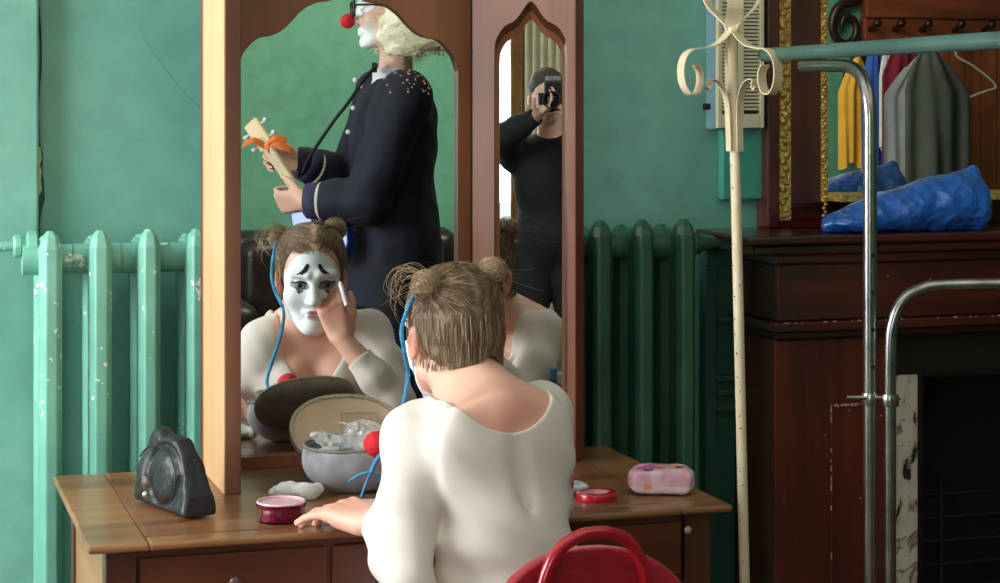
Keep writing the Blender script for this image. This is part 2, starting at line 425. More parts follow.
struct(MB().box(U0-.2, U1+.2, W0-.2, W1+.2, ZC, ZC+.1), 'ceiling', ceil_m)
struct(MB().box(U0-.2, U1+.2, W1, W1+.2, 0, ZC), 'wall_back', teal)
struct(MB().box(U1, U1+.2, W0, W1, 0, ZC), 'wall_right', green_far)
b = MB(); wu0, wu1, wz0, wz1 = -1.95, -.49, .85, 2.75
b.box(U0, wu0, W0-.2, W0, 0, ZC); b.box(wu1, U1, W0-.2, W0, 0, ZC); b.box(wu0, wu1, W0-.2, W0, 0, wz0); b.box(wu0, wu1, W0-.2, W0, wz1, ZC)
struct(b, 'wall_front', green_far)
b = MB(); lw0, lw1, lz0, lz1 = 2.5, 4.55, .8, 2.8
b.box(U0-.2, U0, W0, lw0, 0, ZC); b.box(U0-.2, U0, lw1, W1, 0, ZC); b.box(U0-.2, U0, lw0, lw1, 0, lz0); b.box(U0-.2, U0, lw0, lw1, lz1, ZC)
struct(b, 'wall_left', teal)
pane_m, nt, bs = newmat('window_pane_glass'); bs.inputs['Transmission Weight'].default_value = 1; bs.inputs['Roughness'].default_value = 0; bs.inputs['IOR'].default_value = 1.02
# window_1: behind the photographer
b = MB(); wm = W0-.12
for a, c, e, f in ((wu0, wu0+.06, wz0, wz1), (wu1-.06, wu1, wz0, wz1), (wu0+.06, wu1-.06, wz0, wz0+.06), (wu0+.06, wu1-.06, wz1-.06, wz1)): b.box(a, c, wm, wm+.07, e, f)
w_1 = struct(b, 'window_1', white_p, .004)
um = (wu0+wu1)/2
MB().box(um-.025, um+.025, wm+.01, wm+.06, wz0+.06, wz1-.06).build('mullion', white_p, w_1, .004)
MB().box(wu0+.06, wu1-.06, wm+.012, wm+.058, 2.13, 2.17).build('glazing_bar', white_p, w_1, .004)
MB().box(wu0+.06, wu1-.06, wm+.03, wm+.036, wz0+.06, wz1-.06).build('window_pane', pane_m, w_1)
MB().box(wu0-.05, wu1+.05, W0-.02, W0+.14, wz0-.04, wz0).build('window_sill', white_p, w_1, .005)
# window_2: in the left wall
b = MB(); um2 = U0-.12
for a, c, e, f in ((lw0, lw0+.06, lz0, lz1), (lw1-.06, lw1, lz0, lz1), (lw0+.06, lw1-.06, lz0, lz0+.06), (lw0+.06, lw1-.06, lz1-.06, lz1)): b.box(um2, um2+.07, a, c, e, f)
w_2 = struct(b, 'window_2', white_p, .004)
for wq in (3.2, 3.9): MB().box(um2+.01, um2+.06, wq-.02, wq+.02, lz0+.06, lz1-.06).build('mullion', white_p, w_2, .004)
MB().box(um2+.03, um2+.036, lw0+.06, lw1-.06, lz0+.06, lz1-.06).build('window_pane', pane_m, w_2)
MB().box(U0-.02, U0+.14, lw0-.05, lw1+.05, lz0-.04, lz0).build('window_sill', white_p, w_2, .005)
# pier at the far left of the back wall, with its cracked edge
ue = upx(39, 4.675)
pier = struct(MB().box(U0, ue, 4.675, W1, 0, ZC), 'trim_1', teal, .006)
crack_m = M('crack_shadow', (48, 82, 70), .9, vary=.3)
rr = random.Random(3); pts_l = []; pts_r = []
for i in range(60):
    z = .4+i*.033; wv = .0015+.002*rr.random()+(.008 if 1.28 < z < 1.45 else 0)*rr.random()
    c = ue+.004+.003*math.sin(i*.7)
    pts_l.append(R(c-wv*.4, W1-.0035, z)); pts_r.append(R(c+wv, W1-.0035, z))
cb = MB()
for i in range(59): cb.add([pts_l[i], pts_r[i], pts_r[i+1], pts_l[i+1]], [(0, 1, 2, 3)])
struct(cb, 'crack', crack_m, parent=pier, fixn=False)
plaster_m = M('bare_plaster', (205, 205, 185), .9, vary=.1)
pb = MB(); q0 = R(ue+.006, W1-.005, 0)
prev = None
for i in range(9):
    z = 1.33+i*.014; wv = .003+.006*abs(math.sin(i*1.9)); a = [R(ue+.001, W1-.005, z), R(ue+.001+wv, W1-.005, z)]
    if prev: pb.add([prev[0], prev[1], a[1], a[0]], [(0, 1, 2, 3)])
    prev = a
struct(pb, 'plaster_chip', plaster_m, parent=pier, fixn=False)
# hairline crack in the plaster between radiator and mirror
kz = [(138, 26), (150, 48), (160, 62), (172, 78), (186, 95), (200, 108)]
kp = []
for px, py in kz:
    u = upx(px, W1); p = R(u, W1-.0015); kp.append(V3(p[0], p[1], H-(py-100)*p[1]/F))
kp = smoothpath(kp, 4); kb = MB()
for i in range(len(kp)-1):
    kb.add([kp[i], kp[i]+ZD*.0022, kp[i+1]+ZD*.0022, kp[i+1]], [(0, 1, 2, 3)])
ck = struct(kb, 'trim_2', M('hairline_crack', (74, 138, 118), .8), fixn=False)
# flat chase (pilaster) under the vent, and panelled dado left of the fireplace
uA, uB = upx(722, 4.69), upx(768, 4.69)
zt = H-(205-100)*4.86/F
teal_b = paint('turquoise_chase_paint', (84, 172, 150), dark=(66, 150, 132), rough=.4)
struct(MB().box(uA, uB, 4.69, W1, zt, ZC), 'trim_3', teal_b, .006)
b = MB(); uC, uD = upx(702, 4.70), upx(776, 4.70)
b.box(uC, uD, 4.69, W1, 0, 1.17)
b.box(uC, uD, 4.672, 4.69, 1.13, 1.17); b.box(uC, uD, 4.66, 4.69, 1.17, 1.185)
b.box(uC, uD, 4.672, 4.69, .0, .14)
b.box(uC, uC+.03, 4.675, 4.69, .14, 1.13); b.box(uD-.05, uD, 4.665, 4.69, .14, 1.13)
for z in (.76, .80, .835, .985): b.box(uC+.03, uD-.05, 4.668, 4.69, z, z+.014)
struct(b, 'trim_4', teal_d, .003)
struct(MB().box(ue, upx(702, 4.7), 4.69, W1, 0, .14), 'baseboard_back', teal_d, .004)

# radiator -------------------------------------------------------------
rad_m = paint('radiator_paint', (128, 190, 170), dark=(104, 168, 147), chip=(225, 228, 215), chips=.02, rough=.35, bump=.2)
rad_dark = M('rust_black', (30, 30, 26), .9)
rad_shade = paint('shaded_radiator_paint', (62, 104, 82), dark=(44, 82, 64), chip=(170, 190, 160), chips=.0, rough=.4, bump=.25)  # right part of the radiator split off, its shade put into the paint colour
radL = thing('cast_iron_radiator', 'pale green cast iron column radiator left of the mirror with chipped paint', 'radiator', R(.8, 4.55, 0))
radR = thing('cast_iron_radiator', 'green cast iron column radiator right of the mirror, with its shade painted in', 'radiator', R(1.6, 4.55, 0))
uR0 = upx(40, 4.45); uR1 = upx(697, 4.45); nsec = 15; pit = (uR1-.05-uR0)/(nsec-1)
def radiator_section(u):
    m = MB(); d = [(-.024, .018), (-.012, 0), (.012, 0), (.024, .018), (.024, .05), (.012, .062), (-.012, .062), (-.024, .05)]
    for w0, z0, z1 in ((4.44, .13, 1.255), (4.585, .13, 1.235)):
        prof = [(0, z0-.05), (.7, z0-.02), (1, z0+.03), (1, z1-.03), (.78, z1-.008), (.3, z1+.008)]
        vs = []; fs = []
        for sc, z in prof:
            for a, bb in d: vs.append(R(u+a*(sc if sc else .3), w0+.031+(bb-.031)*(sc if sc else .3), z))
        for i in range(len(prof)-1):
            for j in range(8): fs.append((i*8+j, i*8+(j+1) % 8, (i+1)*8+(j+1) % 8, (i+1)*8+j))
        fs += [tuple(range(7, -1, -1)), tuple(range(8*(len(prof)-1), 8*len(prof)))]
        m.add(vs, fs, False)
    for z0, z1 in ((1.17, 1.235), (.10, .16)):
        m.box(u-.018, u+.018, 4.47, 4.62, z0, z1)
    for z in (1.195, .135):   # nipples joining the sections
        m.lathe(R(u-pit/2-.002, 4.545, z), [(.034, 0), (.034, pit+.004)], axis=UD, n=20)
    m.box(u-.016, u+.016, 4.50, 4.53, .16, 1.17)
    return m
for i in range(nsec):
    if i != 8: radiator_section(uR0+.024+i*pit).build('section', rad_m if i < 8 else rad_shade, radL if i < 8 else radR, .005)
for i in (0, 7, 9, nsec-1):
    u = uR0+.024+i*pit; MB().box(u-.02, u+.02, 4.46, 4.50, 0, .1).build('foot', rad_m if i < 8 else rad_shade, radL if i < 8 else radR, .004)
pz = 1.225
MB().lathe(R(uR0-.05, 4.56, pz), [(.022, 0), (.026, .004), (.026, .016), (.02, .02), (.02, .028), (.034, .032), (.034, .05), (.028, .054)], axis=UD, n=8, smooth=False).build('union_nut', rad_m, radL)
MB().tube([R(uR0-.045, 4.56, pz), R(-.6, 4.56, pz)], .011).build('pipe', rad_m, radL)
MB().lathe(R(uR1-.03, 4.545, 1.195), [(.034, 0), (.034, .04), (.024, .044), (.024, .075), (.018, .08), (.012, .13), (.0, .131)], axis=UD, n=12).build('end_plug', rad_shade, radR)
MB().tube([R(uR1+.09, 4.545, 1.2), R(uR1+.10, 4.60, 1.205), R(uR1+.10, 4.66, 1.205)], .009).build('bleed_pipe', rad_shade, radR)

# vent cover -----------------------------------------------------------
cream_m = M('cream_vent_enamel', (226, 214, 180), .45, vary=.05)
grey_b = M('blue_grey_box_paint', (126, 158, 170), .5, vary=.06)
vu0, vu1 = upx(715, 4.66), upx(763.5, 4.66); vz0 = H-(131-100)*4.83/F
vent = thing('vent_grille', 'cream slatted ventilation grille mounted on a blue-grey box beside the overmantel', 'vent', R((vu0+vu1)/2, 4.66, vz0))
MB().box(vu0, vu1, 4.668, W1, vz0, 2.3).build('housing', grey_b, vent, .004)
fb = MB(); g0, g1 = vu0+.004, vu1-.002; gz0 = vz0+.004
fb.box(g0, g0+.012, 4.650, 4.668, gz0, 2.29); fb.box(g1-.012, g1, 4.650, 4.668, gz0, 2.29); fb.box(g0+.012, g1-.012, 4.650, 4.668, gz0, gz0+.035); fb.box((g0+g1)/2-.008, (g0+g1)/2+.008, 4.650, 4.668, gz0+.035, 2.27); fb.box(g0+.012, g1-.012, 4.650, 4.668, 2.27, 2.29)
fb.build('grille_frame', cream_m, vent, .002)
MB().box(g0+.012, g1-.012, 4.664, 4.667, gz0+.035, 2.27).build('backing', M('vent_dark', (58, 66, 60), .9), vent)
sb = MB()
for a, c in ((g0+.012, (g0+g1)/2-.008), ((g0+g1)/2+.008, g1-.012)):
    z = gz0+.045
    while z < 2.0: sb.box(a, c, 4.652, 4.664, z, z+.0062); z += .0094
sb.build('slats', cream_m, vent)
MB().lathe(R(vu0-.0, 4.695, vz0+.058), [(.008, 0), (.008, .016), (.0, .018)], axis=-UD, n=12).build('knob', rad_dark, vent)

# fireplace ------------------------------------------------------------
mah = wood('dark_mahogany', (38, 11, 8), (106, 36, 26), 'Z', .22, 12, coat=.5, bump=.06)
mah_x = wood('dark_mahogany_rail', (34, 11, 8), (94, 33, 24), 'X', .22, 12, coat=.5, bump=.06)
fu0 = upx(775, 4.45); fl = upx(895, 4.45); fo = upx(926, 4.45); fo2 = fo+.62; fl2 = fo2+(fo-fl); fu1 = fl2+(fl-fu0); fs = upx(750, 4.385)
fp = thing('fireplace', 'dark mahogany fireplace surround with mantel shelf and black firebox', 'fireplace', R((fu0+fu1)/2, 4.58, 0))
b = MB(); b.box(fs, fu1+(fu0-fs), 4.385, W1, 1.20, 1.222); b.box(fs+.02, fu1-.02+(fu0-fs), 4.40, W1, 1.175, 1.20)
b.build('mantel_shelf', mah_x, fp, .006)
b = MB(); b.box(fu0-.012, fu1+.012, 4.425, W1-.01, 1.15, 1.175); b.box(fu0-.002, fu1+.002, 4.435, W1-.01, 1.01, 1.15); b.box(fu0-.018, fu1+.018, 4.415, W1-.01, .985, 1.01); b.box(fu0-.004, fu1+.004, 4.44, W1-.01, .965, .985)
b.build('frieze', mah_x, fp, .005)
for a, c in ((fu0, fl), (fl2, fu1)):
    b = MB(); b.box(a, c, 4.455, W1-.01, 0, .965); b.box(a+.012, c-.012, 4.443, 4.455, 0, .16)
    b.build('pilaster', mah, fp, .005)
    q0, q1 = a+(c-a)*.46, c-.012
    g = MB()
    for r_ in ((q0, q0+.008, .2, .80), (q1-.008, q1, .2, .80), (q0+.008, q1-.008, .792, .80), (q0+.008, q1-.008, .2, .208)): g.box(r_[0], r_[1], 4.449, 4.456, r_[2], r_[3])
    g.build('panel_moulding', mah, fp, .002)
worn = M('worn_edge', (176, 150, 130), .6, vary=.3, scale=30)
b = MB(); q0 = fu0+(fl-fu0)*.46
rr = random.Random(5)
for i in range(16):
    z = .42+i*.024; 
    if rr.random() < .7: b.box(q0-.0005, q0+.0016, 4.4475, 4.45, z, z+.018*rr.random()+.004)
for i in range(12):
    x = q0+i*.009; b.box(x, x+.006*rr.random()+.001, 4.4475, 4.45, .797-.004*rr.random(), .8005)
for i in range(26):
    x = fu0-.015+rr.random()*.65; s_ = .0008+.0016*rr.random(); b.box(x, x+s_*4*rr.random()+.002, 4.413, 4.4155, 1.0075, 1.0085+s_)
for i in range(14):
    x = fu0+.02+rr.random()*.4; z = .45+rr.random()*.68; s_ = .0015; b.box(x, x+s_*(1+2*rr.random()), 4.4325 if z > 1.01 else 4.4525, 4.456, z, z+s_*(1+rr.random()))
b.build('scuff_marks', worn, fp)['kind'] = 'stuff'
# chipped slips and iron insert
slip, nt, bs = newmat('chipped_whitewash'); N, L = nt.nodes, nt.links
tc = N.new('ShaderNodeTexCoord'); n1 = N.new('ShaderNodeTexNoise'); n1.inputs['Scale'].default_value = 9; n1.inputs['Detail'].default_value = 6; n1.inputs['Distortion'].default_value = 1.0
mp = N.new('ShaderNodeMapping'); mp.inputs['Scale'].default_value = (1.4, 1.4, .8); mp.inputs['Location'].default_value = (.3, 0, .2); L.new(tc.outputs['Object'], mp.inputs['Vector']); L.new(mp.outputs[0], n1.inputs['Vector'])
cr = N.new('ShaderNodeValToRGB'); e = cr.color_ramp.elements; e[0].position = .36; e[0].color = srgb(34, 20, 16); e[1].position = .385; e[1].color = srgb(206, 190, 170)
e2 = cr.color_ramp.elements.new(.52); e2.color = srgb(222, 210, 192); e3 = cr.color_ramp.elements.new(.58); e3.color = srgb(120, 84, 62); e4 = cr.color_ramp.elements.new(.62); e4.color = srgb(210, 196, 176)
L.new(n1.outputs['Fac'], cr.inputs['Fac']); L.new(cr.outputs['Color'], bs.inputs['Base Color']); bs.inputs['Roughness'].default_value = .7
for a, c in ((fl, fo), (fo2, fl2)): MB().box(a, c, 4.49, W1-.01, 0, .86).build('slip', slip, fp, .003)
black_m = M('soot_black', (12, 11, 11), .75, vary=.5, scale=5)
b = MB(); b.box(fl, fl2, 4.485, W1-.01, .86, .965)
b.build('lintel', M('dark_lintel', (26, 16, 14), .5, vary=.4), fp, .004)
iron = M('dark_iron', (40, 32, 30), .45, metal=.6, vary=.3)
b = MB(); b.box(fo, fo+.014, 4.482, 4.5, 0, .868); b.box(fo2-.014, fo2, 4.482, 4.5, 0, .868); b.box(fo+.014, fo2-.014, 4.482, 4.5, .85, .868)
b.build('opening_frame', iron, fp, .003)
b = MB(); b.box(fo+.014, fo2-.014, 4.70, 4.71, 0, .85)
b.box(fo, fo+.013, 4.5, 4.71, 0, .85); b.box(fo2-.013, fo2, 4.5, 4.71, 0, .85)
b.build('firebox', black_m, fp)
b = MB()
for z in (.30, .36, .42, .48, .54): b.tube([R(fo+.02, 4.55, z), R(fo2-.02, 4.55, z)], .007, 8)
for x in (fo+.1, fo2-.1): b.tube([R(x, 4.55, .05), R(x, 4.55, .58)], .009, 8)
b.build('fire_grate', iron, fp)

# overmantel mirror ------------------------------------------------------
gold = M('carved_gilt', (255, 186, 104), .36, metal=.75, vary=.5, scale=90, bump=.6, bscale=160)
mir_m, nt, bs = newmat('mirror_silvering'); bs.inputs['Metallic'].default_value = 1; bs.inputs['Roughness'].default_value = 0.0; bs.inputs['Base Color'].default_value = (.86, .88, .86, 1)
om = thing('overmantel_mirror', 'tall overmantel mirror with gilt strips and red-brown panel above the fireplace', 'mirror', R(2.8, 4.69, 1.222))
zb, zt2 = 1.222, 2.6
X = [upx(p, 4.662) for p in (766, 779, 792, 823, 830)]; mid = (fu0+fu1)/2; mirx = lambda x: 2*mid-x
redp = wood('red_brown_panel', (66, 28, 20), (104, 48, 34), 'Z', .3, 8, coat=.3)
MB().box(X[0], mirx(X[0]), 4.702, W1-.002, zb, zt2).build('back_board', mah, om, .003)
for sx in (lambda x: x, mirx):
    lo = lambda a, c: (min(sx(a), sx(c)), max(sx(a), sx(c)))
    a, c = lo(X[0], X[1]); MB().box(a, c, 4.654, 4.702, zb, zt2).build('outer_stile', mah, om, .006)
    for i, j, fr in ((1, 2, 4.660), (3, 4, 4.665)):
        a, c = lo(X[i], X[j]); m = MB(); m.box(a, c, fr+.008, 4.702, zb+.02, zt2)
        z = zb+.03; nn = 0; s_ = (c-a)/2
        while z < 2.15:   # carved leaf beads
            m.ball(R((a+c)/2+(s_*.25 if nn % 2 else -s_*.25), fr+.008, z), s_*.62, 8, (1, .7, .8)); z += s_*.95; nn += 1
        m.build('gilt_strip', gold, om)
    a, c = lo(X[2], X[3]); MB().box(a, c, 4.674, 4.702, zb+.02, zt2).build('panel', redp, om, .002)
MB().box(X[4], mirx(X[4]), 4.680, 4.702, zb+.085, zt2).build('mirror_glass', mir_m, om)
MB().box(X[1], mirx(X[1]), 4.672, 4.702, zb+.0, zb+.068).build('bottom_rail', mah_x, om, .004)
m = MB(); m.box(X[4], mirx(X[4]), 4.674, 4.6, zb+.068, zb+.085); x = X[4]
while x < mirx(X[4]): m.ball(R(x, 4.674, zb+.0765), .007, 8); x += .0125
m.build('gilt_strip', gold, om)
MB().box(X[0], mirx(X[0]), 4.642, W1-.002, zt2, zt2+.1).build('cornice', mah_x, om, .01)
# adjust reflective plane used for objects seen in that mirror
OVM = Plane(R(0, 4.680), WD)
# ================================================================= DESK AND TRIPTYCH MIRROR
oak_top = wood('desk_top_wood', (86, 52, 30), (154, 102, 62), 'X', .36, 9, coat=.3, bump=.05)
oak_edge = wood('desk_edge_wood', (104, 66, 38), (172, 118, 74), 'X', .35, 9, coat=.4)
oak_red = wood('desk_front_wood', (82, 36, 20), (126, 62, 36), 'X', .38, 8, coat=.35)
oak_leg = wood('desk_leg_wood', (64, 30, 18), (100, 50, 30), 'Z', .4, 8, coat=.3)
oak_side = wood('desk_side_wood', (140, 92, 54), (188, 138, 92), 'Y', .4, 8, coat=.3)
DU0, DU1, DW0, DW1 = .372, 1.628, 3.63, 4.345
desk = thing('wooden_desk', 'worn brown wooden desk used as a dressing table', 'desk', R(1.0, 3.99, 0))
MB().box(DU0+.11, DU1-.11, DW0+.06, DW1-.06, .7365, .7505).build('tabletop', oak_top, desk, .001)
b = MB()
b.box(DU0, DU0+.11, DW0, DW1, .736, .75); b.box(DU1-.11, DU1, DW0, DW1, .736, .75)
b.box(DU0+.11, DU1-.11, DW0, DW0+.06, .736, .75); b.box(DU0+.11, DU1-.11, DW1-.06, DW1, .736, .75)
b.build('tabletop_border', oak_edge, desk, .005)
ins = .035
for u in (DU0+ins, DU1-ins-.055):
    for w in (DW0+.03, DW1-.085): MB().box(u, u+.055, w, w+.055, 0, .736).build('leg', oak_leg, desk, .003)
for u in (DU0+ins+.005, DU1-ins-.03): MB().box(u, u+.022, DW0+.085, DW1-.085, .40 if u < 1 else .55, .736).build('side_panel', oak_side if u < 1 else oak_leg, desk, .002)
MB().box(DU0+ins+.055, DU1-ins-.055, DW1-.08, DW1-.06, .5, .736).build('back_apron', oak_red, desk)
MB().box(DU0+ins+.055, DU1-ins-.055, DW0+.045, DW0+.065, .60, .736).build('front_apron', oak_red, desk, .002)
nd = 3; du = (DU1-DU0-2*ins-.11)/nd
for i in range(nd):
    a = DU0+ins+.055+i*du
    d = MB().box(a+.006, a+du-.006, DW0+.034, DW0+.045, .612, .716).build('drawer', oak_red, desk, .003)
    MB().lathe(R(a+du/2, DW0+.034, .665), [(.006, 0), (.006, .008), (.013, .014), (.012, .022), (0, .025)], axis=-WD, n=16).build('knob', oak_leg, d)
MB().lathe(R(DU1-ins-.05, DW0+.0295, .700), [(.0075, 0), (.0075, .002), (0, .003)], axis=-WD, n=14).build('lock_plate', M('white_metal', (215, 215, 205), .4, metal=.3), desk)

frame_w = wood('mirror_frame_wood', (122, 70, 44), (168, 104, 72), 'Z', .42, 8, coat=.1)
frame_pk = wood('mirror_wing_wood', (146, 92, 74), (190, 136, 116), 'Z', .34, 8, coat=.4)
pine = wood('pale_pine', (206, 160, 112), (232, 192, 146), 'Z', .5, 6, coat=.1)
dkm = wood('dark_moulding_wood', (70, 36, 24), (112, 62, 44), 'Z', .35, 8, coat=.4)
tm = thing('triptych_mirror', 'tall three-panelled wooden dressing mirror with arched openings standing on the desk', 'mirror', R(1.0, 4.33, .751))
ZB = .7512
def panel_with_opening(O, U, Nn, x0, x1, z0, z1, outline, zb, t):
    """outline: arch points (x,z) from left to right; the opening's bottom is zb. front at 0, back at t along Nn"""
    m = MB(); pt = lambda x, z, n=0: np.asarray(O)+np.asarray(U)*x+np.asarray(Nn)*n+ZD*(z)
    xl, xr = outline[0][0], outline[-1][0]
    for n_, fl_ in ((0, 1), (t, 0)):
        m.add([pt(x0, z0, n_), pt(xl, z0, n_), pt(xl, z1, n_), pt(x0, z1, n_)], [(0, 1, 2, 3)])
        m.add([pt(xr, z0, n_), pt(x1, z0, n_), pt(x1, z1, n_), pt(xr, z1, n_)], [(0, 1, 2, 3)])
        m.add([pt(xl, z0, n_), pt(xr, z0, n_), pt(xr, zb, n_), pt(xl, zb, n_)], [(0, 1, 2, 3)])
        for (a, za), (c, zc) in zip(outline[:-1], outline[1:]):
            m.add([pt(a, za, n_), pt(c, zc, n_), pt(c, z1, n_), pt(a, z1, n_)], [(0, 1, 2, 3)])
    loop = [(xl, zb)]+list(outline)+[(xr, zb)]
    for (a, za), (c, zc) in zip(loop, loop[1:]+loop[:1]): m.add([pt(a, za), pt(c, zc), pt(c, zc, t), pt(a, za, t)], [(0, 1, 2, 3)])
    cs = [(x0, z0), (x1, z0), (x1, z1), (x0, z1)]
    for (a, za), (c, zc) in zip(cs, cs[1:]+cs[:1]): m.add([pt(a, za), pt(c, zc), pt(c, zc, t), pt(a, za, t)], [(0, 1, 2, 3)])
    return m
def bevel_ring(O, U, Nn, A, B, nA, nB):
    m = MB(); pt = lambda p, n: np.asarray(O)+np.asarray(U)*p[0]+np.asarray(Nn)*n+ZD*p[1]
    for i in range(len(A)-1): m.add([pt(A[i], nA), pt(A[i+1], nA), pt(B[i+1], nB), pt(B[i], nB)], [(0, 1, 2, 3)])
    return m
# centre panel
cu = .5*(upx(456, GLASS_W)+.76); hw = upx(456, GLASS_W)-cu
Yc = 4.41; half = [(0, 1.800), (.012, 1.792), (.028, 1.776), (.043, 1.768), (.070, 1.764), (.094, 1.754), (.114, 1.739), (.132, 1.719), (.152, 1.701), (.175, 1.690), (.2, 1.685), (.217, 1.674), (.232, 1.657), (.241, 1.64), (hw, 1.615)]
hs = smoothpath([V3(a, 0, c) for a, c in half], 4); hs = [(p[0], p[2]) for p in hs]
outl = [(-a, c) for a, c in hs[::-1]]+hs[1:]
O = R(cu, 4.298, 0)
cl, cr_ = .685-cu, upx(472, 4.298)-cu
pm = panel_with_opening(O, UD, WD, cl, cr_, ZB, 1.98, outl, .776, .0155)
cf = pm.build('centre_frame', frame_w, tm)
bt = MB(); bt.box(.6855, cu+cr_, 4.319, 4.335, ZB, 1.98); bt.build('back_board', dkm, tm)
MB().box(.69, cu+cr_-.005, GLASS_W, 4.3185, .762, 1.95).build('mirror_glass', mir_m, tm)
MB().box(cu+cr_-.004, cu+cr_+.0, 4.294, 4.2985, ZB+.005, 1.98).build('hinge_line', dkm, tm)
b = MB(); b.box(.66, cu+cr_+.02, 4.27, 4.34, 1.98, 2.03); b.build('crest_rail', frame_w, tm, .008)
# left wing, folded forward at right angles
LW = .0345
b = MB(); b.box(.685, .6875, 4.03, 4.294, ZB, 1.98); b.build('wing_outer_face', pine, tm)
b = MB(); b.box(.6876, .685+LW, 4.03, 4.055, ZB, 1.98); b.box(.6876, .685+LW, 4.27, 4.294, ZB, 1.98); b.box(.6876, .685+LW, 4.055, 4.27, ZB, .80); b.box(.6876, .685+LW, 4.055, 4.27, 1.8, 1.98); b.box(.6876, .70, 4.055, 4.27, .80, 1.8)
b.build('wing_frame', wood('wing_edge_wood', (92, 54, 40), (136, 86, 64), 'Z', .42, 8, coat=.1), tm, .0015)
MB().box(.7005, .703, 4.056, 4.269, .801, 1.799).build('wing_mirror_glass', mir_m, tm)
# right wing, nearly closed: square on to the viewer
WU = unit(V3(WING_N[1], -WING_N[0], 0)); Yw = 4.462
Ow = V3(.069, 0, 0); Ow[1] = 4.462-.0258*(.069-.06); Of = Ow-WING_N*.026
x_l = (473-500)/F*4.44-.069; x_r = (575-500)/F*4.436-.069
wh = [(0, 1.729), (.004, 1.727), (.011, 1.719), (.022, 1.703), (.033, 1.692), (.042, 1.688), (.053, 1.680), (.062, 1.667), (.068, 1.652), (.0695, 1.63)]
ws = [(p[0], p[2]) for p in smoothpath([V3(a, 0, c) for a, c in wh], 4)]
inner = [(-a, c) for a, c in ws[::-1]]+ws[1:]
big = [(a*1.17, 1.60+(c-1.60)*1.22+.012) for a, c in inner]; big[0] = (big[0][0], 1.62); big[-1] = (big[-1][0], 1.62)
mid1 = [(a*1.10, 1.60+(c-1.60)*1.10+.006) for a, c in inner]
zbw = .86
pm = panel_with_opening(Of, WU, WING_N, x_l, x_r, ZB, 1.98, big, zbw-.03, .012); pm.build('wing_frame', frame_pk, tm)
clo = lambda o, z: [(o[0][0], z)]+list(o)+[(o[-1][0], z)]+[(o[0][0], z)]
bevel_ring(Of, WU, WING_N, clo(big, zbw-.03), clo(mid1, zbw-.018), .0005, .016).build('dark_moulding', dkm, tm, fixn=False)
bevel_ring(Of, WU, WING_N, clo(mid1, zbw-.018), clo(inner, zbw), .016, .0245).build('light_moulding', frame_w, tm, fixn=False)
q = lambda x, n, z: Of+WU*x+WING_N*n+ZD*z
gl = MB(); gl.hexa([q(-.075, .026, zbw-.02), q(.075, .026, zbw-.02), q(.075, .029, zbw-.02), q(-.075, .029, zbw-.02), q(-.075, .026, 1.76), q(.075, .026, 1.76), q(.075, .029, 1.76), q(-.075, .029, 1.76)]); gl.build('wing_mirror_glass', mir_m, tm)
MB().hexa([q(x_l, .0295, ZB), q(x_r+.004, .0295, ZB), q(x_r+.004, .05, ZB), q(x_l, .05, ZB), q(x_l, .0295, 1.98), q(x_r+.004, .0295, 1.98), q(x_r+.004, .05, 1.98), q(x_l, .05, 1.98)]).build('wing_back_board', dkm, tm)
# splayed outer stile of the right wing
rw = wood('red_stile_wood', (112, 50, 30), (150, 76, 50), 'Z', .4, 8, coat=.3)
MB().hexa([q(x_r, .0, ZB), q(x_r+.003, .0, ZB), q(x_r+.021, .045, ZB), q(x_r+.0045, .045, ZB), q(x_r, .0, 1.98), q(x_r+.003, .0, 1.98), q(x_r+.021, .045, 1.98), q(x_r+.0045, .045, 1.98)]).build('outer_stile', rw, tm, .0008)
brass = M('brass', (170, 130, 70), .35, metal=.9)
for z in (.9, 1.35, 1.85): MB().tube([R(cu+cr_+.002, 4.293, z-.03), R(cu+cr_+.002, 4.293, z+.03)], .0035, 8).build('hinge', brass, tm)

# ================================================================= CHAIR
red_tube = M('red_lacquer_tube', (168, 16, 34), .22, vary=.05, coat=.5)
red_pad = M('red_vinyl', (158, 18, 38), .42, vary=.12, scale=20, bump=.15, bscale=250, sheen=.15)
cf_d = unit(V3(-.42, .907, 0)); cs_d = unit(np.cross(cf_d, ZD))   # facing, right
cc = V3(.132, 3.235, 0)
chair = thing('red_chair', 'red chair with rounded padded back and looped tube frame before the desk', 'chair', cc+cf_d*.2)
Fd = Field(cc-V3(.3, .3, 0)+ZD*.50, cc+V3(.3, .3, 0)+ZD*.90, .005)
padc = cc+ZD*.655
def padfn(X, Y, Z):
    x = (X-padc[0])*cs_d[0]+(Y-padc[1])*cs_d[1]; y = (X-padc[0])*cf_d[0]+(Y-padc[1])*cf_d[1]; z = Z-padc[2]
    y = y-(.045-1.1*x*x)+.045
    r = (np.abs(x)/.192)**2.4+(np.abs(z)/.172)**2.4
    return np.maximum((r**(1/2.4)-1)*.17, np.abs(y)-.020+.006*np.clip(r, 0, 1.2))
Fd.apply(padfn, padc-V3(.21, .21, .19), padc+V3(.21, .21, .19), 0)
Fd.build('backrest', red_pad, chair)
lc = lambda x, y, z: cc+cs_d*x+cf_d*y+ZD*z
loop = smoothpath([lc(-.100, -.035, .50), lc(-.101, -.037, .62), lc(-.098, -.042, .73), lc(-.088, -.045, .795), lc(-.063, -.046, .838), lc(-.028, -.046, .856), lc(0, -.046, .859), lc(.028, -.046, .856), lc(.063, -.046, .838), lc(.088, -.045, .795), lc(.098, -.042, .73), lc(.101, -.037, .62), lc(.100, -.035, .50)], 6)
MB().tube(loop, .0105, 16).build('back_loop', red_tube, chair)
